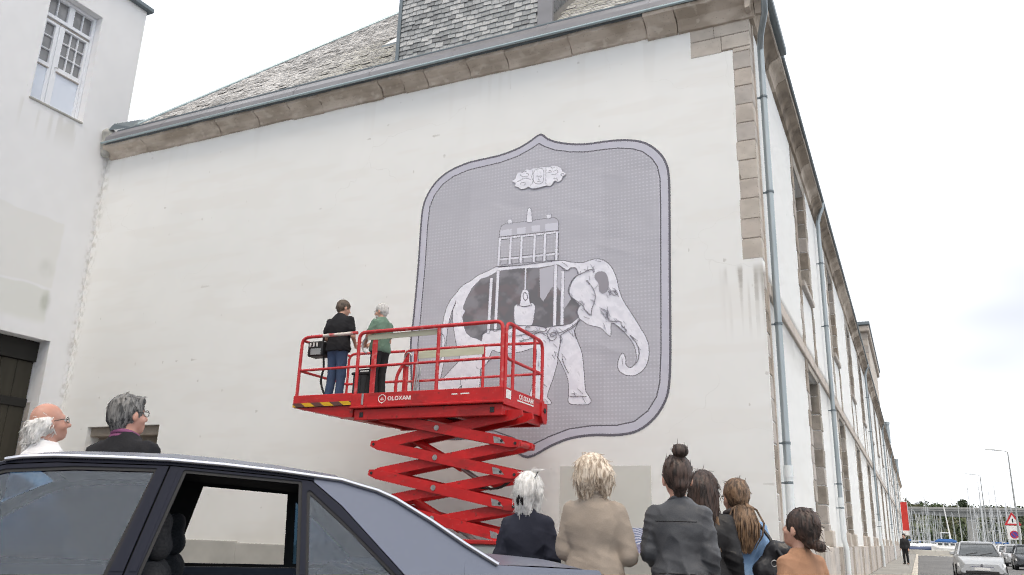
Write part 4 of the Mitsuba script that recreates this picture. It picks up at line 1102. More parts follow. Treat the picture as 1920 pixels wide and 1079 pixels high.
rail('end_rail', [(LX1 - 0.02, yF + 0.05, DK), (LX1 - 0.02, yF + 0.05, TOP - 0.0), (LX1 - 0.02, LB - 0.02, TOP - 0.02), (LX1 - 0.02, LB - 0.02, 2.98)], 0.028, bend=0.16)
rail('end_mid_rail', [(LX1 - 0.02, yF + 0.05, TOP - 0.2), (LX1 - 0.02, yF + 0.05, MID), (LX1 - 0.02, LB - 0.02, MID)], 0.024)
for y in (LF + 0.36, LF + 1.16):
    rail('end_post', [(LX1 - 0.02, y, 3.0), (LX1 - 0.02, y, TOP - 0.02)], 0.027)
part(lf, 'corner_foot', MB().hullpts([[LX1 - 0.06, LB - 0.16, 3.12], [LX1 + 0.05, LB - 0.16, 3.12], [LX1 - 0.06, LB + 0.06, 3.12], [LX1 + 0.05, LB + 0.06, 3.12], [LX1 - 0.06, LB - 0.10, 2.80], [LX1 + 0.05, LB - 0.10, 2.80], [LX1 - 0.06, LB + 0.03, 2.79], [LX1 + 0.05, LB + 0.03, 2.79], [LX1 + 0.05, LB - 0.17, 2.90], [LX1 + 0.05, LB + 0.06, 2.86]]), 'red')
part(lf, 'foot_pin', MB().tube([[LX1 + 0.04, LB - 0.05, 3.0], [LX1 + 0.062, LB - 0.05, 3.0]], 0.045, 6), 'black')
# guard rails of the roll-out deck
rail('extension_rail', [(EX + 0.02, yF, DK), (EX + 0.02, yF, TOP + 0.015), (LX0 - 0.05, yF, TOP + 0.02)], 0.028, bend=0.14)
rail('extension_rail', [(EX + 0.02, yB - 0.06, DK), (EX + 0.02, yB - 0.06, TOP), (LX0 + 0.02, yB - 0.06, TOP - 0.02)], 0.024, bend=0.14)
rail('extension_mid_rail', [(LX0 - 0.02, yF, MID + 0.01), (EX + 0.02, yF, MID + 0.005), (EX + 0.02, yB - 0.06, MID), (LX0, yB - 0.06, MID)], 0.022, bend=0.04)
rail('extension_end_rail', [(EX + 0.02, yF, TOP - 0.03), (EX + 0.02, yB - 0.06, TOP - 0.03)], 0.022)
rail('extension_post', [(-8.10, yB - 0.06, DK), (-8.10, yB - 0.06, TOP - 0.45), (-7.9, yB - 0.06, TOP - 0.15)], 0.030)
part(lf, 'gate_post', MB().box([-7.745, yF + 0.04, DK], [-7.655, yF + 0.075, 4.08], 0.008), 'red_rail')
part(lf, 'gate_handle', MB().tube([(-7.84 + 0.11 * math.cos(a), yF + 0.055, 3.98 + 0.13 * math.sin(a)) for a in np.linspace(1.0, 4.6, 12)], 0.014, 8), 'steel', smooth=40)
gb = MB()
for k in range(3):
    gb.tube([(-7.72 + 0.035 * k, yB - 0.03, 3.92), (-7.70 + 0.05 * k, yB - 0.06, 3.75), (-7.74 + 0.02 * k, yB - 0.05, 3.35)], 0.012, 6)
gb.tube([(-7.88 + 0.08 * math.cos(a), yB - 0.05, 4.0 + 0.12 * math.sin(a)) for a in np.linspace(0.5, 5.2, 12)], 0.014, 6)
part(lf, 'gate_latch', gb, 'steel', smooth=40)
part(lf, 'rail_board', MB().box([-7.84, yF + 0.032, 4.055], [-6.50, yF + 0.045, 4.145], 0.004), 'board', label='pale olive board tied under the front top rail')
part(lf, 'rail_board', MB().box([-7.68, yB - 0.045, 4.00], [-6.38, yB - 0.03, 4.135], 0.004), 'board', label='pale olive board along the back rail')
part(lf, 'rail_tape', MB().tube([(-8.72, yF, TOP + 0.017), (-8.10, yF, TOP + 0.019)], 0.0295, 10), 'rail_worn', smooth=40)
# controls
cb = part(lf, 'control_box', MB().box([EX + 0.05, LF + 0.16, 3.88], [EX + 0.36, LF + 0.40, 4.14], 0.02), 'black', label='black control box on the rail of the roll-out deck')
part(cb, 'front_plate', MB().box([EX + 0.13, LF + 0.148, 3.90], [EX + 0.34, LF + 0.159, 4.01], 0.003), 'control_grey')
for dx in (0.10, 0.17, 0.24):
    part(cb, 'switch', MB().box([EX + dx, LF + 0.145, 4.04], [EX + dx + 0.03, LF + 0.159, 4.11], 0.003), 'white_print')
part(cb, 'joystick', MB().tube([(EX + 0.28, LF + 0.27, 4.135), (EX + 0.30, LF + 0.26, 4.24)], [0.012, 0.022], 8), 'black')
part(cb, 'cable', MB().tube(curve([(EX + 0.30, LF + 0.30, 3.88), (EX + 0.33, LF + 0.29, 3.70), (EX + 0.31, LF + 0.28, 3.45), (EX + 0.42, LF + 0.28, 3.2), (EX + 0.46, LF + 0.3, DK)], False, 5), 0.018, 6), 'rubber', smooth=True)
# writing on the toe board
s = meshkit.text_mesh('OLOXAM', 0.062, 0.002, bold=True)


def on_front(m, x, z, sx=1.0):
    v = np.array(m.vertices)
    return np.stack([x + v[:, 0] * sx, LF - 0.0005 - v[:, 2], z + v[:, 1]], 1), np.array(m.faces)


part(fb, 'lettering', on_front(s, -7.315, 3.033, 1.16), 'white_print')
lg = MB()
lg.tube([(-7.415 + 0.068 * math.cos(a), LF - 0.002, 3.065 + 0.062 * math.sin(a)) for a in np.linspace(0, 2 * math.pi, 25)], 0.006, 5)
for dx in (-0.022, 0.0, 0.022):
    lg.box([-7.415 + dx - 0.006, LF - 0.003, 3.04], [-7.415 + dx + 0.006, LF - 0.0005, 3.085 - abs(dx)])
lg.hullpts([[-7.44, LF - 0.003, 3.012], [-7.39, LF - 0.003, 3.012], [-7.415, LF - 0.003, 2.985], [-7.44, LF - 0.0005, 3.012], [-7.39, LF - 0.0005, 3.012], [-7.415, LF - 0.0005, 2.985]])
part(fb, 'emblem', lg, 'white_print')
part(fb, 'small_print', MB().box([-6.16, LF - 0.002, 3.075], [-6.06, LF - 0.0005, 3.092]).box([-6.01, LF - 0.002, 3.075], [-5.86, LF - 0.0005, 3.093]), 'white_print')
part(lf, 'end_plate', MB().box([LX1 + 0.027, LF + 0.05, 3.0], [LX1 + 0.030, LF + 0.22, 3.13]).box([LX1 + 0.027, LF + 0.45, 3.01], [LX1 + 0.030, LF + 1.05, 3.03]), 'white_print')
v2 = np.array(meshkit.text_mesh('OLOXAM', 0.07, 0.002, bold=True).vertices)
part(lf, 'end_lettering', (np.stack([LX1 + 0.0275 + v2[:, 2], LF + 0.5 + v2[:, 0] * 1.3, 3.05 + v2[:, 1]], 1), np.array(s.faces) if len(v2) == len(s.vertices) else np.array(meshkit.text_mesh('OLOXAM', 0.07, 0.002, bold=True).faces)), 'white_print')
part(lf, 'front_latch', MB().box([-7.80, LF - 0.02, 2.98], [-7.765, LF - 0.001, 3.16], 0.004), 'steel')

# scissor arms
SL, SR, ZT, PT = -7.60, -5.14, 2.82, 0.445


def arm(name, a, b, y, h=0.075, t=0.05):
    a, b = np.array(a), np.array(b)
    d = (b - a) / np.linalg.norm(b - a)
    u = np.array([-d[1], d[0]])
    if u[1] < 0:
        u = -u
    c = 0.09
    pts = [a - d * 0.06 - u * h * 0.55, a - d * 0.06 + u * h * 0.55, a + d * c + u * h, b - d * c + u * h, b + d * 0.06 + u * h * 0.55, b + d * 0.06 - u * h * 0.55, b - d * c - u * h, a + d * c - u * h]
    poly = sg.Polygon(pts)
    return part(lf, name, MB().prism(poly, t, lambda q: np.stack([q[:, 0], y + q[:, 2], q[:, 1]], 1)), 'red')


for k in range(4):
    zl0, zl1 = ZT - PT * k, ZT - PT * (k + 1)
    zr0, zr1 = zl0 - 0.03, zl1 - 0.03
    for s_, (yo, yi) in enumerate(((10.93, 11.0), (11.46, 11.39))):
        o = arm('outer_arm', (SL, zl0), (SR, zr1), yo)
        i_ = arm('inner_arm', (SL + 0.0, zl1), (SR, zr0), yi)
        mid = ((SL + SR) / 2 - 0.1, (zl0 + zr1) / 2 + 0.018)
        ys = -0.012 if s_ == 0 else 0.062
        m = MB().tube([(mid[0], yo + ys, mid[1]), (mid[0], yo + ys + 0.008, mid[1])], 0.042, 14)
        m.tube([(mid[0], yo + ys - 0.008, mid[1]), (mid[0], yo + ys, mid[1])], 0.02, 8)
        part(o, 'pivot', m, 'steel', smooth=30)
        for (px, pz) in ((SL, zl0), (SR, zr1), (SR - 0.22, zr1 + 0.04)):
            part(o, 'pin', MB().tube([(px, yo - 0.012, pz), (px, yo - 0.001, pz)], 0.022, 8), 'black')
        part(o, 'worn_patch', MB().prism(sg.Polygon([(SR - 0.34, zr1 + 0.01), (SR - 0.36, zr1 + 0.11), (SR - 0.25, zr1 + 0.085), (SR - 0.16, zr1 + 0.0)]), 0.002, lambda q: np.stack([q[:, 0], yo - 0.003 + q[:, 2], q[:, 1]], 1)), 'steel')
    for (x, z) in ((SL, zl1), (SR, zr1)):
        part(lf, 'cross_tube', MB().tube([(x, 10.98, z), (x, 11.46, z)], 0.045, 12), 'red', smooth=40)
    part(lf, 'cross_tube', MB().tube([((SL + SR) / 2, 11.05, (zl0 + zr1) / 2), ((SL + SR) / 2, 11.39, (zl0 + zr1) / 2)], 0.04, 12), 'red', smooth=40)
    part(lf, 'stiffener', MB().box([SL + 0.35, 11.055, zl1 + 0.06], [SL + 0.43, 11.385, zl1 + 0.12], 0.01), 'red')
for k in (0, 2):
    z0 = ZT - PT * (k + 1)
    m = part(lf, 'hydraulic_ram', MB().tube([(SL + 0.5, 11.22, z0 + 0.12), (SL + 1.45, 11.22, z0 - 0.36)], 0.06, 12), 'red', smooth=40)
    part(m, 'piston', MB().tube([(SL + 1.45, 11.22, z0 - 0.36), (SR - 0.5, 11.22, z0 - 0.66)], 0.035, 10), 'steel', smooth=40)
ho = MB()
for k in range(3):
    c = curve([(SR - 0.05, 11.1 + 0.02 * k, ZT - PT * 2 - 0.02), (SR - 0.3, 11.08 + 0.02 * k, ZT - PT * 2 - 0.20), (SR - 0.6, 11.07, ZT - PT * 2 - 0.21), (SR - 0.9, 11.07, ZT - PT * 2 - 0.13)], False, 5)
    ho.tube(c, 0.016, 6)
part(lf, 'hose_bundle', ho, 'rubber', smooth=True)
# chassis
part(lf, 'chassis', MB().box([-7.95, 10.86, 0.36], [-4.95, 12.24, 0.93], 0.04), 'chassis_grey', label='grey chassis of the lift, mostly hidden behind the people')
part(lf, 'chassis_rail', MB().box([-7.9, 10.83, 0.93], [-5.0, 10.95, 0.99], 0.01), 'red')
for x in (-7.35, -5.5):
    for y, s_ in ((10.70, -1), (12.22, 1)):
        w = part(lf, 'wheel', MB().tube([(x, y, 0.36), (x, y + 0.02, 0.36), (x, y + 0.22, 0.36), (x, y + 0.24, 0.36)], [0.31, 0.36, 0.36, 0.31], 22), 'rubber', smooth=40)
        yy = y - 0.004 if s_ < 0 else y + 0.244
        part(w, 'rim', MB().tube([(x, yy - 0.003, 0.36), (x, yy + 0.003, 0.36)], 0.19, 16), 'white_print', smooth=40)
# black tool case on the deck
tc = thing('tool_case', 'black plastic tool case standing on the lift platform between the two men', 'tool case')
part(tc, 'shell', MB().box([-8.25, LF + 0.30, DK + 0.004], [-7.93, LF + 0.52, DK + 0.52], 0.03), 'case')
part(tc, 'lid_rim', MB().box([-8.265, LF + 0.285, DK + 0.50], [-7.915, LF + 0.535, DK + 0.545], 0.012), 'black')
part(tc, 'handle', MB().tube([(-8.19, LF + 0.41, DK + 0.54), (-8.19, LF + 0.41, DK + 0.60), (-7.99, LF + 0.41, DK + 0.60), (-7.99, LF + 0.41, DK + 0.54)], 0.014, 6), 'black')
for dx in (0.04, 0.15, 0.26):
    part(tc, 'rib', MB().box([-8.25 + dx, LF + 0.292, DK + 0.03], [-8.25 + dx + 0.03, LF + 0.305, DK + 0.47], 0.004), 'black')


# ------------------------------------------------------------------ the near saloon car
TH = math.radians(42)
CU, CN = np.array([math.cos(TH), math.sin(TH), 0]), np.array([-math.sin(TH), math.cos(TH), 0])
CP = np.array([-2.94, 2.65, 0.0])
CWID = 1.62
car = thing('parked_car', 'dark graphite saloon car close in front with its rear side windows down', 'car')


def side_off(z):
    z = np.asarray(z, float)
    return np.where(z > 0.9, 0.27 * (z - 0.9), 0.05 * np.clip((0.62 - z) / 0.4, 0, 1) ** 2 - 0.02 * np.sin(np.clip((z - 0.3) / 0.6, 0, 1) * math.pi))


def car_pt(u, v, z):
    """u along the car (to the rear), v 0..1 across from the near side, z up"""
    u, v, z = np.broadcast_arrays(np.asarray(u, float), v, z)
    o = side_off(z)
    n = o + (CWID - 2 * o) * v
    return CP + u[..., None] * CU + n[..., None] * CN + z[..., None] * np.array([0, 0, 1.0])


def side_panel(parent, name, poly, mat, far=False, t=0.03, out=0.0, label=None, dz=0.08, smooth=35):
    mb = MB()
    for g in getattr(poly, 'geoms', [poly]):
        if g.area < 1e-5:
            continue
        m = trimesh.creation.extrude_polygon(g, t, engine='earcut').subdivide_to_size(dz, max_iter=8) if dz else trimesh.creation.extrude_polygon(g, t, engine='earcut')
        q = np.array(m.vertices)
        o = side_off(q[:, 1]) + q[:, 2] - out
        n = CWID - o if far else o
        mb.add(CP + q[:, :1] * CU + n[:, None] * CN + q[:, 1:2] * np.array([0, 0, 1.0]), m.faces if not far else m.faces[:, ::-1])
    return part(parent, name, mb, mat, smooth=smooth, label=label)


DRIP = [(-0.80, 1.270), (-0.72, 1.306), (-0.633, 1.333), (-0.565, 1.349), (-0.444, 1.359), (-0.219, 1.364), (0.012, 1.365), (0.254, 1.355), (0.506, 1.338), (0.784, 1.312), (0.867, 1.290), (0.954, 1.269), (1.039, 1.235), (1.211, 1.141), (1.381, 1.036), (1.535, 0.951)]
glass_f = sg.Polygon([(-1.29, 0.885), (-0.84, 1.185), (-0.74, 1.245), (-0.622, 1.288), (-0.361, 1.313), (-0.035, 1.319), (-0.165, 0.872)])
glass_r = sg.Polygon([(0.092, 1.318), (0.594, 1.291), (0.617, 0.868), (-0.027, 0.868)])
glass_q = sg.Polygon([(0.642, 1.250), (0.795, 1.123), (1.058, 0.885), (0.665, 0.873)])
arch = [sg.Point(-1.62, 0.31).buffer(0.345), sg.Point(1.02, 0.31).buffer(0.345)]
side = sg.Polygon(DRIP + [(2.05, 0.935), (2.15, 0.80), (2.13, 0.30), (-2.40, 0.30), (-2.48, 0.62), (-2.36, 0.74), (-1.48, 0.92)])
side = side.difference(unary_union(arch))
door_f = sg.Polygon([(-1.30, 0.34), (-1.30, 0.80), (-1.37, 0.875), (-0.87, 1.215), (-0.74, 1.285), (-0.62, 1.318), (-0.44, 1.335), (0.018, 1.343), (-0.095, 0.872), (-0.082, 0.80), (-0.082, 0.34)])
door_r = sg.Polygon([(-0.074, 0.34), (-0.074, 0.80), (-0.087, 0.872), (0.026, 1.343), (0.50, 1.318), (0.649, 1.303), (0.791, 1.194), (1.115, 0.875), (0.95, 0.68), (0.66, 0.50), (0.66, 0.34)])
for far in (False, True):
    w = 0.005
    body_side = side.difference(door_f.buffer(w)).difference(door_r.buffer(w))
    rail_zone = sg.Polygon([(-1.6, 0.9), (-1.6, 1.5), (0.66, 1.5), (0.66, 1.27), (0.6, 0.9)])
    side_panel(car, 'body_side', body_side.difference(rail_zone), 'car_paint', far)
    side_panel(car, 'roof_rail', body_side.intersection(rail_zone), 'car_graphite', far)
    low = sg.box(-3, 0, 3, 0.852)
    d1 = side_panel(car, 'front_door', door_f.intersection(low), 'car_paint', far)
    d2 = side_panel(car, 'rear_door', door_r.intersection(low), 'car_paint', far)
    high = sg.box(-3, 0.854, 3, 2)
    side_panel(d1, 'window_frame', door_f.intersection(high).difference(glass_f.buffer(0.012)), 'car_graphite', far)
    side_panel(d2, 'window_frame', door_r.intersection(high).difference(glass_r.buffer(0.012)).difference(glass_q.buffer(0.012)), 'car_graphite', far)
    side_panel(d1, 'window_seal', glass_f.buffer(0.0135).difference(glass_f.buffer(-0.004)), 'seal', far, t=0.02, out=-0.006)
    side_panel(d2, 'window_seal', unary_union([glass_r.buffer(0.0135).difference(glass_r.buffer(-0.003)), glass_q.buffer(0.0135).difference(glass_q.buffer(-0.003))]), 'seal', far, t=0.02, out=-0.006)
    side_panel(d1, 'window_glass', glass_f.buffer(0.008), 'tinted', far, t=0.002, out=-0.014, dz=None, smooth=False, label='closed front side window with reflected sky put into its blue tint')
    side_panel(d2, 'quarter_glass', glass_q.buffer(0.008), 'tinted', far, t=0.002, out=-0.014, dz=None, smooth=False)
    side_panel(car, 'door_gap', unary_union([door_f.buffer(w + 0.006), door_r.buffer(w + 0.006)]).difference(unary_union([door_f.buffer(-0.02), door_r.buffer(-0.02)])).intersection(side), 'seal', far, t=0.004, out=-0.031)
    if far:
        side_panel(car, 'inner_trim', side.intersection(high).difference(unary_union([glass_f, glass_r, glass_q])), 'headlining', far, t=0.004, out=-0.037)
    if not far:
        side_panel(d1, 'pillar_trim', sg.Polygon([(-0.028, 1.335), (0.012, 1.337), (-0.088, 0.90), (-0.142, 0.90)]), 'car_graphite', far, t=0.004, out=0.002)
        side_panel(d2, 'pillar_trim', sg.Polygon([(0.034, 1.335), (0.062, 1.333), (-0.038, 0.90), (-0.066, 0.90)]), 'car_graphite', far, t=0.004, out=0.002)
    v = 1.0 if far else 0.0
    pts = [car_pt(u, v, z) + (0.012 if far else -0.012) * CN + np.array([0, 0, 0.004]) for u, z in DRIP[2:]]
    part(car, 'drip_rail', MB().tube(pts, 0.0105, 8), 'chrome', smooth=True, label=None if far else 'bright metal strip along the near roof edge')
    part(d1, 'handle', MB().tube([car_pt(u, v, 0.80) + (0.035 if far else -0.035) * CN for u in (-0.30, -0.16)], 0.015, 6), 'black')
    part(d2, 'handle', MB().tube([car_pt(u, v, 0.80) + (0.035 if far else -0.035) * CN for u in (0.52, 0.66)], 0.015, 6), 'black')
    for wx in (-1.62, 1.02):
        n0 = CWID - 0.22 if far else 0.02
        c = CP + wx * CU + n0 * CN + np.array([0, 0, 0.31])
        whl = part(car, 'wheel', MB().tube([c, c + 0.02 * CN, c + 0.18 * CN, c + 0.2 * CN], [0.27, 0.31, 0.31, 0.27], 22), 'rubber', smooth=40)
        c2 = c + (0.203 if far else -0.003) * CN
        part(whl, 'rim', MB().tube([c2 - 0.002 * CN, c2 + 0.002 * CN], 0.20, 18), 'lamp_metal', smooth=40)


def car_sheet(us, zs, crown, mat_pts=13, v0=0.0, v1=1.0, lift=0.0):
    """a crowned sheet across the car following (u, z)"""
    vs = np.linspace(v0, v1, mat_pts)
    U_, V_ = np.meshgrid(us, vs, indexing='ij')
    Z_ = np.array(zs)[:, None] + np.array(crown)[:, None] * (1 - (2 * V_ - 1) ** 2)
    base = car_pt(U_, V_, np.array(zs)[:, None] * np.ones_like(V_))
    base[..., 2] = Z_ + lift
    n, m = base.shape[:2]
    i, j = np.meshgrid(np.arange(n - 1), np.arange(m - 1), indexing='ij')
    f = np.stack([i * m + j, (i + 1) * m + j, (i + 1) * m + j + 1, i * m + j + 1], -1).reshape(-1, 4)
    return base.reshape(-1, 3), f


ru, rz = zip(*DRIP[1:10])
rc = part(car, 'roof', MB().add(*car_sheet(ru, rz, [0.05, 0.06, 0.066, 0.07, 0.072, 0.074, 0.072, 0.068, 0.060])), 'car_paint', smooth=True)
part(rc, 'headlining', MB().add(*car_sheet(ru[1:], [z - 0.035 for z in rz[1:]], [0.05] * 8, v0=0.02, v1=0.98)), 'headlining', smooth=True, label='dark lining under the roof')
qu, qz = zip(*DRIP[9:])
part(car, 'rear_window', MB().add(*car_sheet(qu[:-1], [z - 0.012 for z in qz[:-1]], [0.055, 0.055, 0.055, 0.055, 0.05, 0.045], v0=0.055, v1=0.945)), 'tinted', smooth=True)
rs = MB()
for v in (0.03, 0.97):
    rs.tube([car_pt(u, v, z) + np.array([0, 0, 0.002]) for u, z in zip(qu, qz)], 0.014, 6)
part(car, 'rear_window_seal', rs, 'black', smooth=True)
part(car, 'windscreen', MB().add(*car_sheet([-1.48, -1.12, -0.80], [0.93, 1.11, 1.268], [0.03, 0.04, 0.05], v0=0.04, v1=0.96)), 'tinted', smooth=True)
part(car, 'trunk_lid', MB().add(*car_sheet([1.48, 1.55, 1.75, 1.95, 2.08, 2.15], [0.955, 0.952, 0.950, 0.942, 0.915, 0.80], [0.03, 0.03, 0.03, 0.025, 0.02, 0.0])), 'car_paint', smooth=35)
part(car, 'bonnet', MB().add(*car_sheet([-1.50, -1.9, -2.3, -2.44, -2.48], [0.93, 0.87, 0.77, 0.72, 0.62], [0.03, 0.035, 0.03, 0.02, 0.0])), 'car_paint', smooth=35)


def car_box(parent, name, u0, u1, n0, n1, z0, z1, b, mat, smooth=False):
    v, f = MB().box([u0, n0, z0], [u1, n1, z1], b).mesh()
    w = CP + v[:, :1] * CU + v[:, 1:2] * CN + v[:, 2:] * np.array([0, 0, 1.0])
    return part(parent, name, (w, f), mat, smooth=smooth)


car_box(car, 'front_bumper', -2.58, -2.42, 0.02, CWID - 0.02, 0.26, 0.52, 0.05, 'black')
car_box(car, 'rear_bumper', 2.10, 2.26, 0.02, CWID - 0.02, 0.28, 0.54, 0.05, 'black')
car_box(car, 'rear_panel', 2.08, 2.15, 0.05, CWID - 0.05, 0.5, 0.80, 0.02, 'car_paint')
car_box(car, 'front_panel', -2.47, -2.42, 0.05, CWID - 0.05, 0.5, 0.66, 0.02, 'black')
for n0 in (0.06, CWID - 0.38):
    car_box(car, 'tail_lamp', 2.14, 2.17, n0, n0 + 0.32, 0.60, 0.78, 0.01, 'lens_red')
    car_box(car, 'headlamp', -2.49, -2.46, n0, n0 + 0.32, 0.53, 0.66, 0.01, 'lens')
car_box(car, 'floor', -2.3, 2.05, 0.08, CWID - 0.08, 0.22, 0.30, 0.02, 'black')
car_box(car, 'parcel_shelf', 0.98, 1.42, 0.09, CWID - 0.09, 0.90, 0.925, 0.01, 'upholstery')
car_box(car, 'dashboard', -1.55, -1.05, 0.10, CWID - 0.10, 0.62, 0.90, 0.05, 'upholstery')


def seat(u, n):
    key = part(car, 'front_seat', fieldmesh_seat(u, n), 'upholstery', smooth=True)
    F = Field(np.arange(-0.10, 0.10, 0.012), np.arange(-0.16, 0.16, 0.012), np.arange(-0.16, 0.16, 0.012))
    F.cone((0, -0.075, -0.05), (0, 0.075, -0.05), 0.052, 0.052, 0.03, (1, 1, 1.2)).cone((-0.005, -0.065, 0.06), (-0.005, 0.065, 0.06), 0.045, 0.045, 0.05, (1, 1, 1.2))
    v, f = F.mesh()
    part(key, 'headrest', (CP + (v[:, :1] + u + 0.02) * CU + (v[:, 1:2] + n) * CN + (v[:, 2:] + 1.04) * np.array([0, 0, 1.0]), f), 'upholstery', smooth=True)


def fieldmesh_seat(u, n):
    F = Field(np.arange(-0.6, 0.25, 0.02), np.arange(-0.3, 0.3, 0.02), np.arange(0.2, 1.05, 0.02))
    F.cone((-0.42, -0.14, 0.44), (-0.42, 0.14, 0.44), 0.10, 0.10, 0.03).cone((-0.10, -0.14, 0.42), (-0.10, 0.14, 0.42), 0.11, 0.11, 0.10)
    F.cone((-0.06, -0.15, 0.50), (0.01, -0.13, 0.86), 0.085, 0.07, 0.06).cone((-0.06, 0.15, 0.50), (0.01, 0.13, 0.86), 0.085, 0.07, 0.06).cone((-0.06, 0.0, 0.50), (0.01, 0.0, 0.88), 0.085, 0.07, 0.08)
    v, f = F.mesh()
    return CP + (v[:, :1] + u) * CU + (v[:, 1:2] + n) * CN + v[:, 2:] * np.array([0, 0, 1.0]), f


seat(-0.02, 0.40)
seat(-0.02, CWID - 0.40)
car_box(car, 'rear_seat', 0.35, 0.95, 0.12, CWID - 0.12, 0.28, 0.52, 0.08, 'upholstery')
car_box(car, 'rear_seat', 0.80, 1.0, 0.12, CWID - 0.12, 0.5, 0.90, 0.07, 'upholstery')
st = MB()
cst = CP - 0.86 * CU + 0.42 * CN + np.array([0, 0, 0.80])
e1, e2 = CN, 0.45 * CU + 0.89 * np.array([0, 0, 1.0])
st.tube([cst + 0.18 * (math.cos(a) * e1 + math.sin(a) * e2) for a in np.linspace(0, 2 * math.pi, 25)], 0.014, 6)
st.tube([cst - 0.17 * e1, cst + 0.17 * e1], 0.016, 6)
part(car, 'steering_wheel', st, 'black', smooth=True)
mr = car_pt(-1.18, 0.5, 1.25)
part(car, 'mirror', MB().hullpts([mr + s * 0.11 * CN + t * np.array([0, 0, 0.03]) + q * 0.012 * CU for s in (-1, 1) for t in (-1, 1) for q in (-1, 1)]), 'black')
for n0 in (-0.16, CWID + 0.02):
    car_box(car, 'door_mirror', -1.30, -1.17, n0, n0 + 0.14, 0.86, 0.99, 0.03, 'car_graphite')


# ------------------------------------------------------------------ people
def hand_mesh(wrist, d, side, curl=0.5, s=1.0, mirror=1):
    """palm, four fingers and thumb; d: direction of the hand, side: direction towards the thumb"""
    d = np.array(d, float) / np.linalg.norm(d)
    x = np.array(side, float)
    x -= d * (x @ d)
    x /= np.linalg.norm(x)
    n = np.cross(x, d) * mirror
    R = np.stack([x, n, d], 1)
    F = Field(np.arange(-0.075, 0.09, 0.0042), np.arange(-0.10, 0.055, 0.0042), np.arange(-0.03, 0.21, 0.0042))
    F.cone((0, 0, -0.02), (0, 0, 0.02), 0.025, 0.024, 0.01, (1, 0.8, 1))
    for i in range(4):
        fx = 0.030 - 0.020 * i
        F.cone((fx * 0.6, 0, 0.015), (fx, 0, 0.085), 0.0155, 0.0125, 0.012)
    for i, (L, dz) in enumerate(((0.068, 0.0), (0.076, 0.004), (0.070, 0.001), (0.055, -0.008))):
        p = np.array([0.030 - 0.020 * i, 0, 0.088 + dz])
        a = 0.25 * curl
        for q, (l, r) in enumerate(((0.45, 0.0095), (0.32, 0.0088), (0.23, 0.0078))):
            a += curl * (0.55 + 0.12 * i)
            e = p + L * l * np.array([0.05 * (1.5 - i), -math.sin(a), math.cos(a)])
            F.cone(p, e, r, r * 0.92, 0.003)
            p = e
    t0 = np.array([0.022, -0.006, 0.022])
    t1, t2, t3 = t0 + [0.026, -0.010, 0.020], t0 + [0.040, -0.022, 0.045], t0 + [0.038, -0.036, 0.066]
    F.cone(t0, t1, 0.015, 0.0125, 0.010).cone(t1, t2, 0.0118, 0.0105, 0.004).cone(t2, t3, 0.0102, 0.0085, 0.004)
    v, f = F.mesh()
    if mirror < 0:
        f = f[:, ::-1]
    return np.array(wrist) + (v * s) @ R.T, f


def tufts(v, f, n, L, r, seed, flow, out=0.3, pick=None):
    """tapered locks growing from a hair mesh along flow(p, normal)"""
    g = np.random.default_rng(seed)
    nr = vnormals(v, f)
    idx = g.integers(0, len(v), n * 3)
    if pick is not None:
        idx = idx[pick(v[idx])]
    mb = MB()
    for i in idx[:n]:
        p, m = v[i], nr[i]
        d = flow(p, m)
        d = d - m * (d @ m) * 0.9 + g.normal(0, 0.13, 3)
        d /= np.linalg.norm(d) + 1e-9
        l = L * (0.5 + g.random())
        p0, p1, p2, p3 = p - m * 0.004, p + d * l * 0.35 + m * out * l * 0.25, p + d * l * 0.7 + m * out * l * 0.32, p + d * l + m * out * l * g.normal(0.2, 0.4)
        mb.tube([p0, p1, p2, p3], [r, r, r * 0.8, r * 0.2], 4, caps=False)
    return mb.mesh()


def ridged(v, f, amp, fx, fz, seed, c=(0, 0, 0)):
    """hair relief: noise in angle about the vertical, stretched along the strands"""
    n = vnormals(v, f)
    a = np.arctan2(v[:, 0] - c[0], v[:, 1] - c[1])
    q = np.stack([np.cos(a) * fx, np.sin(a) * fx, v[:, 2] * fz], 1)
    return v + n * (amp * (meshkit.fbm(q, 3, seed) - 0.5) * 2)[:, None], f


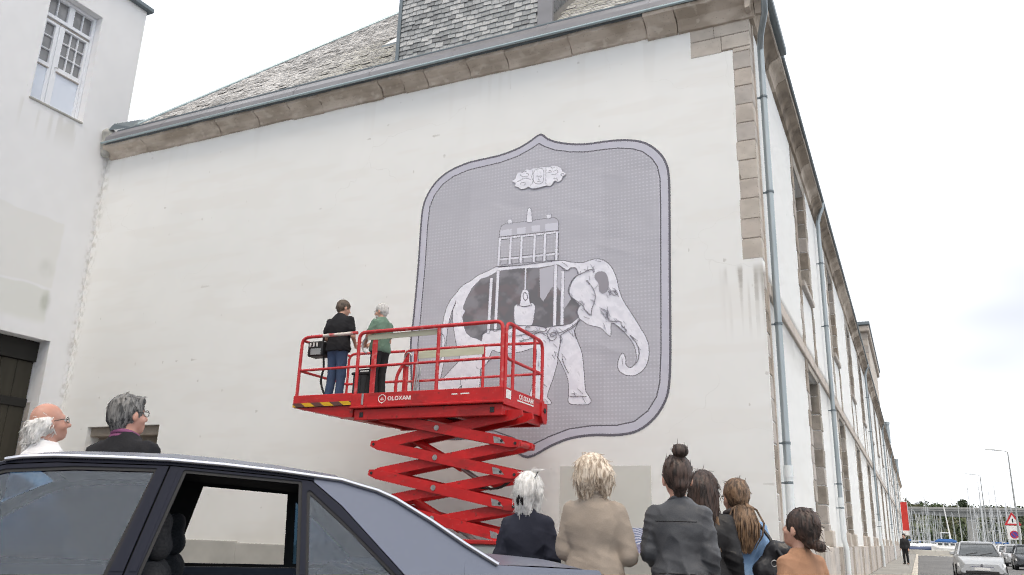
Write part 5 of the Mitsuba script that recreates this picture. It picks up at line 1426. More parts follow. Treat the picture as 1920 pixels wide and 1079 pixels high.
def person(label, at, yaw, H, hair, top, bottom=('trousers', 'trousers_dark'), head=(0, 0), skin='skin', width=1.0, arms=None, lean=(0, 0), sleeve=1.0, hem=0.86, collar=None, glasses=False,
           group=None, crouch=0.0, bulk=0.0, seed=1, hands=True, beard=False, coarse=1.0, slouch=0.0, g=1.08, folds=1.0):
    key = thing('person', label, 'person', group)
    s = H / (1.53 + 0.105 * g / 1.06 + 0.128 * g)
    place = turn(yaw)

    def W(m, off=(0, 0, 0)):
        return (np.asarray(m[0]) * s + off) @ place.T + np.array(at), m[1]

    lx, ly = lean
    up = lambda p, k=1.0: np.array(p, float) + np.array([lx, ly, 0]) * max(0, (p[2] - 0.95) / 0.6) * k
    sw = 0.168 * width
    sh = [up((-sw, -0.01, 1.392 - slouch)), up((sw, -0.01, 1.392 - slouch))]
    arms = arms or {}
    dft = [((-0.215 * width - 0.01, -0.04, 1.13), (-0.225 * width, 0.06, 0.89)), ((0.215 * width + 0.01, -0.04, 1.13), (0.225 * width, 0.06, 0.89))]
    el, wr = [], []
    for k in (0, 1):
        e, w = arms.get('LR'[k], dft[k])
        el.append(up(e))
        wr.append(up(w))
    hc = up((0, 0.015, 1.635))
    HR = turn(head[0], head[1], head[2] if len(head) > 2 else 0)
    piv = up((0, -0.015, 1.53))
    hc = piv + HR @ (np.array([0, 0.03, 0.105 * g / 1.06]))

    def h(p):
        return hc + HR @ (np.array(p, float) * g)

    # body: one continuous surface
    fz = (1.45, 1.90)
    F = Field(axis(-0.42, 0.42, 0.017 * coarse, (-0.13 + lx, 0.13 + lx), 0.0085 * coarse), axis(-0.32, 0.42, 0.011 * coarse), axis(-0.02, 1.96, 0.02 * coarse, fz, 0.0085 * coarse))
    F.cone((-0.06, -0.01, 0.95), (0.06, -0.01, 0.95), 0.125, 0.125, 0.04, (1, 0.85, 1))
    F.cone(up((0, 0, 0.98)), up((0, 0.0, 1.30)), 0.125, 0.145, 0.05, (1, 0.72, 1))
    F.cone(up((-0.08, 0, 1.30)), up((0.08, 0, 1.30)), 0.105, 0.105, 0.05, (1, 0.85, 1))
    F.cone(sh[0] * [0.8, 1, 1], sh[1] * [0.8, 1, 1], 0.058, 0.058, 0.05)
    F.cone(up((0, -0.015, 1.40)), up((0, -0.012, 1.50)), 0.075, 0.056, 0.05).cone(up((0, -0.012, 1.47)), h((0, -0.015, -0.05)), 0.056, 0.054, 0.03)
    F.ell(h((0, -0.012, 0.03)), np.array([0.076, 0.096, 0.098]) * g, HR, 0.02)
    F.ell(h((0, 0.030, -0.035)), np.array([0.060, 0.068, 0.085]) * g, HR, 0.02)
    F.ell(h((0, 0.062, -0.090)), np.array([0.030, 0.026, 0.024]) * g, HR, 0.02)
    F.cone(h((-0.03, 0.078, 0.028)), h((0.03, 0.078, 0.028)), 0.013, 0.013, 0.014)
    F.cone(h((0, 0.092, 0.012)), h((0, 0.116, -0.030)), 0.009, 0.014, 0.008)
    F.cone(h((-0.012, 0.100, -0.034)), h((0.012, 0.100, -0.034)), 0.010, 0.010, 0.006)
    F.cone(h((-0.018, 0.088, -0.064)), h((0.018, 0.088, -0.064)), 0.0085, 0.0085, 0.006)
    F.cone(h((-0.016, 0.085, -0.077)), h((0.016, 0.085, -0.077)), 0.009, 0.009, 0.006)
    for e in (-1, 1):
        F.ell(h((e * 0.032, 0.098, 0.006)), np.array([0.017, 0.014, 0.012]) * g, HR, 0.008, sub=True)
        F.ell(h((e * 0.031, 0.080, 0.006)), np.array([0.0125, 0.0125, 0.0125]) * g, HR, 0.004)
        F.ell(h((e * 0.045, 0.055, -0.035)), np.array([0.020, 0.025, 0.020]) * g, HR, 0.02)
        F.ell(h((e * 0.079, -0.008, -0.012)), np.array([0.011, 0.021, 0.034]) * g, HR @ turn(0, -12, 0), 0.006)
    hip = [np.array((-0.088, -0.01, 0.90)), np.array((0.088, -0.01, 0.90))]
    knee = [np.array((-0.095, 0.015 + 0.30 * crouch, 0.49)), np.array((0.095, 0.015 + 0.25 * crouch, 0.49))]
    ank = [np.array((-0.10, -0.04, 0.085)), np.array((0.105, -0.02, 0.085))]
    for k in (0, 1):
        e = (-1, 1)[k]
        F.cone(sh[k], el[k], 0.050, 0.040, 0.03).cone(el[k], wr[k], 0.039, 0.027, 0.02)
        F.cone(hip[k], knee[k], 0.085, 0.055, 0.04).cone(knee[k], ank[k], 0.054, 0.038, 0.03)
        F.cone(ank[k] + [0, -0.02, -0.05], ank[k] + [0.02 * e, 0.16, -0.055], 0.035, 0.028, 0.02)
    bm = F.mesh()
    if hands:
        ms = [bm]
        for k in (0, 1):
            d = wr[k] - el[k]
            d /= np.linalg.norm(d)
            inward = np.array([-(-1, 1)[k] * 0.35, 0.75, 0.25])
            ms.append(hand_mesh(wr[k] + d * 0.012, d, inward, 0.55, 1.0, -1 if k == 0 else 1))
        bm = join(*ms)
    part(key, 'body', W(bm), skin, smooth=True)
    ey = MB()
    for e in (-1, 1):
        m = trimesh.creation.icosphere(2, 0.0118 * g)
        m.apply_translation(h((e * 0.031, 0.0815, 0.006)))
        ey.tm(m)
    part(key, 'eyes', W(ey.mesh()), 'eye_white', smooth=True)

    # upper garment
    tname, tmat = top
    b = 0.012 + bulk
    G = Field(axis(-0.46, 0.46, 0.012 * coarse), axis(-0.34, 0.44, 0.011 * coarse), axis(hem - 0.04, 1.62, 0.012 * coarse))
    G.cone((-0.055, -0.01, 0.95), (0.055, -0.01, 0.95), 0.124 + b, 0.124 + b, 0.04, (1, 0.88, 1))
    if hem < 0.9:
        G.cone((-0.06, -0.01, hem), (0.06, -0.01, hem), 0.126 + b * 1.1, 0.126 + b, 0.04, (1, 0.88, 1))
    G.cone(up((0, 0, 0.98)), up((0, 0.0, 1.30)), 0.135 + b, 0.155 + b, 0.06, (1 * width, 0.74, 1))
    G.cone(up((-0.080 * width, -0.005, 1.28)), up((0.080 * width, -0.005, 1.28)), 0.104 + b, 0.104 + b, 0.06, (1, 0.9, 1))
    for k in (0, 1):
        G.cone(up(((-0.03, 0.03)[k], -0.015, 1.435)), sh[k] * [0.95, 1, 1] + [0, 0, -0.006], 0.056 + b * 0.35, 0.052 + b * 0.5, 0.05)
    G.cone(up((0, -0.015, 1.41)), up((0, -0.012, 1.475)), 0.085 + b * 0.4, 0.066 + b * 0.2, 0.06)
    for k in (0, 1):
        G.cone(sh[k], el[k] if sleeve >= 1 else sh[k] + (el[k] - sh[k]) * (sleeve * 1.0), 0.054 + b * 0.65, 0.047 + b * 0.8, 0.013)
        if sleeve >= 1:
            G.cone(el[k], el[k] + (wr[k] - el[k]) * 0.97, 0.047 + b * 0.8, 0.036 + b * 0.6, 0.02)
    G.cut((0, 0, hem), (0, 0, -1))
    if sleeve >= 1:
        for k in (0, 1):
            d = wr[k] - el[k]
            d /= np.linalg.norm(d)
            G.cone(wr[k] + d * 0.01, wr[k] + d * 0.10, 0.06, 0.09, 0.003, sub=True)
    else:
        for k in (0, 1):
            d = (el[k] - sh[k]) / np.linalg.norm(el[k] - sh[k])
            G.cone(sh[k] + d * (0.30 * sleeve + 0.03 + 0.075), sh[k] + d * (0.30 * sleeve + 0.24), 0.085, 0.085, 0.003, sub=True)
    G.cone(up((0, 0.0, 1.485)), up((0, 0.03, 1.60)), 0.050, 0.12, 0.008, sub=True)
    v, f = G.mesh()
    n = vnormals(v, f)
    w1 = meshkit.fbm(v * [9, 9, 16] + seed * 3.3, 3, seed) - 0.5
    tw = v @ np.array([[1, 0.2, 0.35], [0, 1, 0.2], [-0.35, 0, 1]])
    f1 = 1 - np.abs(2 * meshkit.noise(tw * [9, 9, 3.4] + seed * 7.1, seed + 5) - 1)
    f2 = 1 - np.abs(2 * meshkit.noise(tw * [6, 6, 17] + seed * 2.1, seed + 9) - 1)
    low = np.clip((1.30 - v[:, 2]) / 0.25, 0.25, 1) + np.clip((np.abs(v[:, 0]) - 0.13) / 0.05, 0, 1) * 0.8
    v = v + n * (w1 * 0.010 + folds * 0.013 * (f1 ** 3 - 0.3) + folds * 0.0055 * (f2 ** 3 - 0.25) * low)[:, None]
    gk = part(key, tname, W((v, f)), tmat, smooth=True)
    if collar:
        cname, cmat, ch, cr, cz = collar
        m = MB()
        for q in range(3):
            c0 = up((0, -0.008, cz + q * ch / 3))
            ang = np.linspace(0, 2 * math.pi, 27)
            rr = cr * (1.0 + 0.05 * math.sin(q * 2.0))
            m.tube([c0 + [rr * math.cos(a) * 1.02, rr * math.sin(a) * 1.05, 0.012 * math.sin(a + q) - 0.015 * math.sin(a)] for a in ang], ch / 3.4, 8, caps=False)
        part(gk if cname != 'scarf' and cname != 'collar' else key, cname, W(rough(m, 0.004, 18, seed)), cmat, smooth=True)
    # trousers and shoes
    T = Field(axis(-0.30, 0.30, 0.014 * coarse), axis(-0.26, 0.50, 0.014 * coarse), axis(0.04, 1.10, 0.016 * coarse))
    T.cone((-0.055, -0.01, 0.95), (0.055, -0.01, 0.95), 0.136, 0.136, 0.04, (1, 0.88, 1))
    T.cone((0, -0.005, 0.96), (0, 0, 1.06), 0.140, 0.134, 0.04, (1, 0.8, 1))
    for k in (0, 1):
        T.cone(hip[k], knee[k], 0.100, 0.072, 0.025).cone(knee[k], ank[k], 0.072, 0.066, 0.03)
    T.cut((0, 0, 0.075), (0, 0, -1)).cut((0, 0, 1.05), (0, 0, 1))
    v, f = T.mesh()
    n = vnormals(v, f)
    v = v + n * ((meshkit.fbm(v * [10, 10, 14] + seed, 3, seed + 2) - 0.5) * 0.014)[:, None]
    part(key, bottom[0], W((v, f)), bottom[1], smooth=True)
    for k in (0, 1):
        S = Field(axis(-0.10, 0.10, 0.009), axis(-0.12, 0.26, 0.009), axis(-0.02, 0.14, 0.009))
        S.cone((0, -0.03, 0.045), (0.01, 0.15, 0.036), 0.042, 0.034, 0.03, (1, 1, 1)).cone((0, -0.03, 0.05), (0, -0.03, 0.10), 0.043, 0.040, 0.02).cone((0, -0.04, 0.02), (0.012, 0.16, 0.02), 0.038, 0.036, 0.02)
        S.cut((0, 0, 0.0), (0, 0, -1))
        v, f = S.mesh()
        part(key, 'shoe', W((v + [ank[k][0], ank[k][1], 0], f)), 'shoe', smooth=True)
    # hair
    if hair:
        hair(key, h, HR, g, W, seed)
    if glasses:
        m = MB()
        for e in (-1, 1):
            m.tube([h((e * 0.034 + 0.025 * math.cos(a), 0.104 - 0.004 * abs(math.cos(a)), 0.004 + 0.019 * math.sin(a))) for a in np.linspace(0, 2 * math.pi, 15)], 0.0022, 5)
            m.tube([h((e * 0.058, 0.100, 0.010)), h((e * 0.080, 0.055, 0.012)), h((e * 0.083, 0.0, 0.008)), h((e * 0.082, -0.015, -0.008))], 0.0022, 5)
        m.tube([h((-0.009, 0.107, 0.008)), h((0.009, 0.107, 0.008))], 0.0022, 5)
        part(key, 'glasses', W(m.mesh()), 'black', smooth=True)
    if beard:
        B_ = Field(axis(-0.16 + lx, 0.16 + lx, 0.008), axis(-0.10, 0.26, 0.008), axis(1.45, 1.75, 0.008))
        B_.ell(h((0, 0.045, -0.075)), np.array([0.056, 0.058, 0.045]) * g, HR, 0.02)
        B_.ell(h((0, 0.10, -0.045)), np.array([0.03, 0.03, 0.016]) * g, HR, 0.01, sub=True)
        part(key, 'beard', W(B_.mesh()), beard, smooth=True)
    return key, (lambda p: W((np.array([p], float), None))[0][0]), h


def hair_cap(mat, prims, cuts=(), ridge=(0.006, 26, 6), locks=None, face=0.045, name='hair'):
    """prims: (kind, ...) in head coordinates; face: the front limit on the forehead"""
    def make(key, h, HR, g, W, seed):
        c = h((0, 0, 0))
        F = Field(np.arange(c[0] - 0.22, c[0] + 0.22, 0.0075), np.arange(c[1] - 0.26, c[1] + 0.22, 0.0075), np.arange(c[2] - 0.50, c[2] + 0.25, 0.0075))
        for p in prims:
            if p[0] == 'e':
                F.ell(h(p[1]), np.array(p[2]) * g, HR, p[3] if len(p) > 3 else 0.02)
            else:
                F.cone(h(p[1]), h(p[2]), p[3] * g, p[4] * g, p[5] if len(p) > 5 else 0.02)
        for p in cuts:
            if p[0] == 'e':
                F.ell(h(p[1]), np.array(p[2]) * g, HR, 0.008, sub=True)
            else:
                F.cut(h(p[1]), HR @ np.array(p[2], float), 0.006)
        F.ell(h((0, 0.085, -0.045)), np.array([0.062, 0.075, 0.085]) * g, HR, 0.012, sub=True)
        v, f = F.mesh()
        v, f = ridged(v, f, ridge[0], ridge[1], ridge[2], seed, c)
        ms = [(v, f)]
        if locks:
            for (n, L, r, flow, out, pick) in locks:
                ms.append(tufts(v, f, n, L, r, seed + n, flow, out, (lambda q: pick(q - c)) if pick else None))
        part(key, name, W(join(*ms)), mat, smooth=True)
    return make


DOWN = lambda p, m: np.array([0, 0, -1.0]) + 0.2 * m
SWIRL = lambda p, m: np.array([0.5, -0.6, -0.7])

# ---- white-haired woman in the navy jumper
hw = hair_cap('hair_white', [('e', (0, -0.02, 0.035), (0.094, 0.112, 0.112)), ('c', (-0.075, -0.03, 0.0), (-0.07, -0.035, -0.13), 0.032, 0.018, 0.03), ('c', (0.07, -0.03, 0.0), (0.065, -0.035, -0.14), 0.032, 0.018, 0.03),
                             ('c', (0, -0.085, 0.0), (0.01, -0.075, -0.12), 0.05, 0.03, 0.03), ('c', (-0.03, -0.09, 0.0), (-0.04, -0.075, -0.13), 0.035, 0.02, 0.02)],
              ridge=(0.008, 34, 8), locks=[(420, 0.05, 0.0024, DOWN, 0.12, None), (24, 0.05, 0.0025, SWIRL, 0.8, None)])
kw, ww, hh = person('older woman with untidy white hair in a dark navy jumper beside the car boot', (-2.565, 5.72, 0), 8, 1.525, hw, ('jumper', 'navy_knit'), head=(0, 10, 2), bulk=0.018, width=1.0, seed=3, g=1.30, slouch=0.01,
                    arms={'L': ((-0.225, -0.02, 1.13), (-0.14, 0.16, 1.02)), 'R': ((0.225, -0.02, 1.13), (0.15, 0.16, 1.02))}, collar=('collar', 'banner_red', 0.02, 0.062, 1.492))
cl = MB()
for q in ((-0.035, -0.128, 0.0), (-0.012, -0.135, -0.012), (-0.05, -0.118, -0.02)):
    a, b_ = hh(q), hh((q[0] * 0.9, q[1] + 0.012, q[2] - 0.055))
    cl.tube([ww(a), ww((a + b_) / 2 + [0, -0.006, 0]), ww(b_)], [0.007, 0.010, 0.005], 6)
part(kw, 'hair_clip', cl, 'hair_clip', smooth=True)
cl = MB()
cl.tube([ww(hh((0.04 + 0.03 * math.sin(t), -0.11 * math.cos(t) * 0.9, 0.03 + 0.118 * math.sin(t)))) for t in np.linspace(0.2, 1.6, 9)], 0.004, 5)
part(kw, 'hair_clip', cl, 'hair_clip', smooth=True)
tf = MB()
for q in range(5):
    a = hh((0.01 + 0.012 * q, -0.02, 0.135))
    tf.tube([ww(a), ww(a + [0.015 + 0.004 * q, -0.01, 0.02]), ww(a + [0.05 + 0.01 * q, -0.01, 0.045 - 0.004 * q])], [0.006, 0.006, 0.001], 5)
part(kw, 'hair_tuft', tf, 'hair_white', smooth=True)

# ---- blonde woman in the beige jumper
hb = hair_cap('hair_blonde', [('e', (0, -0.02, 0.045), (0.112, 0.125, 0.122)), ('c', (-0.07, -0.05, 0.0), (-0.065, -0.05, -0.10), 0.055, 0.035, 0.04), ('c', (0.08, -0.02, 0.02), (0.085, 0.0, -0.08), 0.055, 0.038, 0.04),
                              ('c', (0, -0.10, 0.0), (-0.01, -0.075, -0.115), 0.06, 0.045, 0.04), ('c', (0.10, 0.02, 0.03), (0.10, 0.03, -0.03), 0.04, 0.03, 0.04)],
              ridge=(0.009, 34, 5), locks=[(520, 0.06, 0.0026, DOWN, 0.05, None), (16, 0.04, 0.002, SWIRL, 0.4, None)])
person('woman with a thick blonde bob in a beige turtleneck jumper', (-1.957, 5.45, 0), 4, 1.605, hb, ('jumper', 'beige_knit'), head=(-28, 16, 6), bulk=0.026, width=1.02, seed=8, hem=0.72, g=1.14, folds=0.7,
       arms={'L': ((-0.222, 0.0, 1.12), (-0.13, 0.20, 1.02)), 'R': ((0.245, 0.02, 1.10), (0.20, 0.24, 1.06))}, collar=('turtleneck', 'beige_knit', 0.06, 0.070, 1.475))

# ---- tall woman with a topknot in the grey leather jacket
ht = hair_cap('hair_dark', [('e', (0, -0.015, 0.035), (0.086, 0.108, 0.107)), ('e', (0.012, -0.05, 0.165), (0.048, 0.046, 0.040), 0.012), ('e', (0.0, -0.045, 0.19), (0.030, 0.03, 0.025), 0.01), ('c', (0, -0.08, -0.02), (0, -0.065, -0.07), 0.05, 0.035)],
              cuts=[('e', (0.085, 0.0, -0.05), (0.03, 0.05, 0.05)), ('e', (-0.085, 0.0, -0.05), (0.03, 0.05, 0.05))], ridge=(0.006, 30, 5), locks=[(90, 0.045, 0.0022, lambda p, m: np.array([0, -0.3, 1.0]), 0.03, None)])
kj, wj, hj = person('tall woman with a dark topknot in a grey leather jacket', (-1.417, 5.60, 0), 6, 1.625, ht, ('jacket', 'grey_jacket'), head=(20, 12, -2), bulk=0.018, width=0.98, seed=12, hem=0.83, glasses=True, g=1.28, folds=1.3, bottom=('jeans', 'denim'),
                    collar=('jacket_collar', 'grey_jacket', 0.045, 0.074, 1.468), arms={'L': ((-0.215, 0.0, 1.13), (-0.19, 0.20, 1.02)), 'R': ((0.215, -0.02, 1.12), (0.215, 0.08, 0.90))})
ym = MB()
ym.tube([wj((x, -0.150 - 0.012 * math.cos(x * 9), 1.345 - 0.05 * x * x)) for x in np.linspace(-0.15, 0.15, 13)], 0.0035, 5)
part(kj, 'jacket_seam', ym, 'black_jacket', smooth=True)
ym = MB()
ym.tube([wj((x, -0.152, 0.985)) for x in np.linspace(-0.13, 0.13, 9)], 0.0035, 5)
part(kj, 'jacket_seam', ym, 'black_jacket', smooth=True)

# ---- woman with long dark hair in the black jacket
hl = hair_cap('hair_dark', [('e', (0, -0.02, 0.035), (0.094, 0.115, 0.112)), ('c', (0, -0.07, 0.02), (0.0, -0.10, -0.20), 0.085, 0.080, 0.03), ('c', (-0.05, -0.05, -0.03), (-0.05, -0.08, -0.30), 0.055, 0.035, 0.04), ('c', (0.055, -0.05, -0.03), (0.06, -0.085, -0.30), 0.055, 0.035, 0.04)],
              ridge=(0.008, 30, 3.5), locks=[(420, 0.09, 0.0024, DOWN, 0.03, None)])
kl, wl, hl_ = person('woman with long straight dark hair in a black jacket beside the leather jacket', (-1.375, 6.20, 0), 2, 1.565, hl, ('jacket', 'black_jacket'), head=(-6, 8, 0), bulk=0.020, seed=17, hem=0.84, g=1.22, width=0.98)
en = MB()
g5 = np.random.default_rng(5)
for q in range(70):
    x = g5.uniform(0.0, 0.10)
    p0 = hl_((x, -0.12 + 0.3 * x, -0.16))
    en.tube([wl(p0), wl(p0 + [0.02, -0.012, -0.10]), wl(p0 + [0.035 + g5.normal(0, 0.008), -0.01, -0.20 - 0.08 * g5.random()])], [0.006, 0.006, 0.002], 4)
part(kl, 'hair_ends', en, 'hair_brown', smooth=True, label='lighter brown ends of the long hair')

# ---- woman with the ponytail in the pale denim jacket
hp = hair_cap('hair_brown', [('e', (0, -0.018, 0.035), (0.088, 0.110, 0.108)), ('c', (0, -0.075, -0.01), (0.01, -0.075, -0.07), 0.055, 0.04, 0.03)],
              cuts=[('e', (-0.085, 0.005, -0.05), (0.03, 0.05, 0.05)), ('e', (0.085, 0.005, -0.05), (0.03, 0.05, 0.05))], ridge=(0.006, 28, 5), locks=[(120, 0.06, 0.0028, lambda p, m: np.array([0.05, -0.8, -0.5]), 0.15, None)])
kp, wp_, hp_ = person('woman with a long light brown ponytail, glasses and a pale blue denim jacket', (-1.185, 6.40, 0), 14, 1.525, hp, ('denim_jacket', 'denim_light'), head=(22, 4, 0), bulk=0.020, seed=21, glasses=True, hem=0.86, width=0.98, g=1.24,
                      collar=('scarf', 'scarf', 0.10, 0.098, 1.462), bottom=('jeans', 'denim'))
tl = MB()
g6 = np.random.default_rng(6)
for q in range(150):
    o = g6.normal(0, 0.026, 2)
    p0 = hp_((0.01, -0.105, -0.035)) + [o[0] * 0.4, 0, o[1] * 0.3]
    wv = math.sin(q) * 0.008
    tl.tube([wp_(p0), wp_(p0 + [o[0] * 1.2, -0.055, -0.05]), wp_(p0 + [o[0] * 1.9 + 0.01, -0.07 + o[1] * 0.5, -0.16]), wp_(p0 + [o[0] * 1.8 + 0.005 + wv, -0.06 + o[1] * 0.5, -0.26]), wp_(p0 + [o[0] * 0.7, -0.05, -0.36 - 0.05 * g6.random()])], [0.007, 0.008, 0.008, 0.007, 0.002], 4)
part(kp, 'ponytail', tl, 'hair_brown', smooth=True, label='long wavy light brown ponytail')

# ---- her black bag
bg = thing('bag', 'black leather rucksack hanging from the shoulder of the ponytailed woman', 'bag')
BF = Field(np.arange(-0.18, 0.18, 0.011), np.arange(-0.12, 0.12, 0.011), np.arange(-0.22, 0.22, 0.011))
BF.cone((-0.06, 0, -0.11), (0.06, 0, -0.12), 0.085, 0.085, 0.05, (1, 0.75, 1)).cone((-0.05, 0, 0.04), (0.05, 0, 0.04), 0.075, 0.075, 0.06, (1, 0.75, 1)).cone((0, 0, 0.10), (0, 0, 0.13), 0.05, 0.03, 0.04)
v, f = BF.mesh()
v = v + vnormals(v, f) * ((meshkit.fbm(v * [22, 22, 12], 3, 4) - 0.5) * 0.03)[:, None]
bR = turn(20, 8, 28)
bc = np.array([-0.885, 6.28, 0.965])
part(bg, 'pouch', (v @ bR.T + bc, f), 'bag_black', smooth=True)
part(bg, 'strap', MB().tube(curve([bc + [-0.05, 0.0, 0.12], bc + [-0.07, 0.02, 0.16], wp_((0.13, -0.06, 1.47)), wp_((0.10, 0.12, 1.35)), wp_((0.16, 0.14, 1.15)), bc + [-0.03, 0.06, 0.0]], False, 5), 0.012, 6), 'bag_black', smooth=True)
part(bg, 'flap', (np.array(MB().tube([bc + bR @ np.array([-0.07, -0.075, 0.06]), bc + bR @ np.array([0.0, -0.095, 0.02]), bc + bR @ np.array([0.08, -0.075, 0.05])], [0.014, 0.022, 0.014], 8).mesh()[0]), MB().tube([[0, 0, 0], [1, 0, 0], [2, 0, 0]], 1, 8).mesh()[1]), 'bag_black', smooth=True)
for q in (-0.05, 0.045):
    part(bg, 'buckle', MB().tube([bc + bR @ np.array([q + 0.02 * math.cos(a), -0.092, -0.03 + 0.022 * math.sin(a)]) for a in np.linspace(0, 6.28, 11)], 0.004, 5), 'steel', smooth=True)

# ---- small woman with the low bun in the orange top
ho_ = hair_cap('hair_dark', [('e', (0, -0.018, 0.035), (0.090, 0.112, 0.110)), ('c', (0, -0.08, -0.01), (0, -0.09, -0.05), 0.055, 0.045, 0.03), ('e', (0.0, -0.155, -0.062), (0.038, 0.040, 0.036), 0.012)],
               cuts=[('e', (-0.085, 0.01, -0.06), (0.03, 0.05, 0.055)), ('e', (0.085, 0.01, -0.06), (0.03, 0.05, 0.055))], ridge=(0.008, 26, 6), locks=[(160, 0.05, 0.003, lambda p, m: np.array([0.0, -0.8, -0.4]), 0.25, None)])
person('small woman with a low dark bun in an orange top, nearest the drainpipe', (-0.637, 5.40, 0), 48, 1.285, ho_, ('top', 'orange_knit'), head=(14, 14, 4), bulk=0.006, width=1.0, seed=26, lean=(-0.02, 0.0), slouch=0.0, hem=0.9, g=1.34)

# ---- two older men behind the car
hm = hair_cap('hair_white', [('e', (0, -0.03, -0.005), (0.090, 0.096, 0.080)), ('c', (-0.05, -0.085, -0.03), (-0.055, -0.105, -0.085), 0.034, 0.026, 0.03), ('c', (0.05, -0.085, -0.03), (0.055, -0.105, -0.085), 0.034, 0.026, 0.03), ('c', (0, -0.10, -0.03), (0, -0.115, -0.09), 0.034, 0.026, 0.03)],
              cuts=[('e', (0, 0.0, 0.10), (0.090, 0.15, 0.095)), ('p', (0, 0.005, 0), (0, 1, 0))], ridge=(0.010, 24, 9), locks=[(240, 0.045, 0.0030, lambda p, m: np.array([0, -0.4, -0.8]), 0.45, None)])
person('bald man with a fringe of white hair, glasses and a white knitted jumper', (-5.16, 3.68, 0), -16, 1.84, hm, ('jumper', 'white_knit'), head=(-4, 14, 0), skin='skin_ruddy', g=1.0, bulk=0.024, width=1.05, seed=31, glasses=True,
       collar=('turtleneck', 'scarf', 0.025, 0.066, 1.485))
hg = hair_cap('hair_grey', [('e', (0, -0.018, 0.032), (0.087, 0.108, 0.104)), ('c', (0, -0.075, -0.02), (0, -0.07, -0.055), 0.055, 0.045, 0.03), ('c', (-0.04, 0.065, 0.085), (0.04, 0.065, 0.085), 0.026, 0.026, 0.03)],
              cuts=[('e', (-0.088, 0.015, -0.05), (0.03, 0.045, 0.05)), ('e', (0.088, 0.015, -0.05), (0.03, 0.045, 0.05))], ridge=(0.010, 24, 9), locks=[(220, 0.026, 0.0027, lambda p, m: np.array([0.2, 0.3, -0.7]), 0.15, None)])
person('grey-haired man in a black jumper over a purple shirt collar', (-4.62, 3.84, 0), 2, 1.90, hg, ('jumper', 'black_cotton'), head=(-8, 10, -4), skin='skin_ruddy', g=1.0, bulk=0.030, width=1.16, seed=36, glasses=True,
       collar=('shirt_collar', 'purple_shirt', 0.05, 0.070, 1.478))

# ---- two men on the lift
hs = hair_cap('hair_brownish', [('e', (0, -0.018, 0.032), (0.086, 0.108, 0.104)), ('c', (0, -0.07, -0.02), (0, -0.065, -0.05), 0.055, 0.045, 0.03)],
              cuts=[('e', (-0.086, 0.015, -0.05), (0.03, 0.045, 0.05)), ('e', (0.086, 0.015, -0.05), (0.03, 0.045, 0.05))], ridge=(0.007, 26, 9), locks=[(120, 0.03, 0.003, DOWN, 0.4, None)])
person('man in a black polo shirt and jeans at the controls of the lift', (-8.60, LF + 0.32, DK), -3, 1.84, hs, ('polo_shirt', 'black_cotton'), head=(-22, -10, 0), bulk=0.016, width=1.20, seed=41, sleeve=0.56, hem=0.88, bottom=('jeans', 'denim'),
       arms={'L': ((-0.28, -0.02, 1.13), (-0.20, 0.16, 1.04)), 'R': ((0.27, 0.02, 1.13), (0.17, 0.20, 1.06))}, collar=('shirt_collar', 'black_cotton', 0.03, 0.064, 1.482))
hv = hair_cap('hair_silver', [('e', (0, -0.018, 0.034), (0.086, 0.108, 0.104)), ('c', (0, -0.07, -0.02), (0, -0.065, -0.05), 0.055, 0.045, 0.03)],
              cuts=[('e', (-0.086, 0.015, -0.05), (0.03, 0.045, 0.05)), ('e', (0.086, 0.015, -0.05), (0.03, 0.045, 0.05))], ridge=(0.007, 26, 9), locks=[(120, 0.03, 0.003, DOWN, 0.4, None)])
person('silver-haired man with glasses in a green shirt on the lift', (-7.78, LF + 0.36, DK), 80, 1.70, hv, ('shirt', 'green_cotton'), head=(12, -6, 0), bulk=0.014, width=1.02, seed=46, sleeve=0.60, hem=0.90, glasses=True, beard='hair_silver',
       arms={'L': ((-0.26, 0.05, 1.14), (-0.10, 0.26, 1.08)), 'R': ((0.26, 0.05, 1.14), (0.10, 0.26, 1.09))})

# ---- passer-by far down the pavement
person('distant passer-by in dark clothes on the pavement by the red banner', (-0.72, 55.5, 0), 160, 1.72, hair_cap('hair_dark', [('e', (0, -0.018, 0.034), (0.090, 0.11, 0.106))]), ('coat', 'black_jacket'), bottom=('trousers', 'trousers_dark'), seed=51, hands=True, coarse=1.8, bulk=0.02)


# ------------------------------------------------------------------ small cars on the street
def loft(sections):
    """closed skin through rings of equal length"""
    S = np.array(sections, float)
    n, m = S.shape[:2]
    i, j = np.meshgrid(np.arange(n - 1), np.arange(m), indexing='ij')
    q = np.stack([i * m + j, (i + 1) * m + j, (i + 1) * m + (j + 1) % m, i * m + (j + 1) % m], -1).reshape(-1, 4)
    v = np.vstack([S.reshape(-1, 3), S[0].mean(0), S[-1].mean(0)])
    k = np.arange(m)
    f = np.vstack([q[:, [0, 1, 2]], q[:, [0, 2, 3]], np.stack([k, (k + 1) % m, k * 0 + n * m], 1), np.stack([(n - 1) * m + (k + 1) % m, (n - 1) * m + k, k * 0 + n * m + 1], 1)])
    return v, f


def ring(u, w0, w1, z0, z1, r=0.10):
    """rounded section: half width w0 at the bottom, w1 at the top"""
    o = []
    for sx, sz in ((1, 1), (-1, 1), (-1, -1), (1, -1)):
        w, z = (w1, z1) if sz > 0 else (w0, z0)
        rr = min(r, w * 0.9, (z1 - z0) * 0.45)
        a0 = {(1, 1): 0, (-1, 1): 90, (-1, -1): 180, (1, -1): 270}[(sx, sz)]
        for a in np.radians(np.linspace(a0, a0 + 90, 5)):
            o.append((u, sx * (w - rr) + rr * math.cos(a), z - sz * rr + rr * math.sin(a)))
    return o


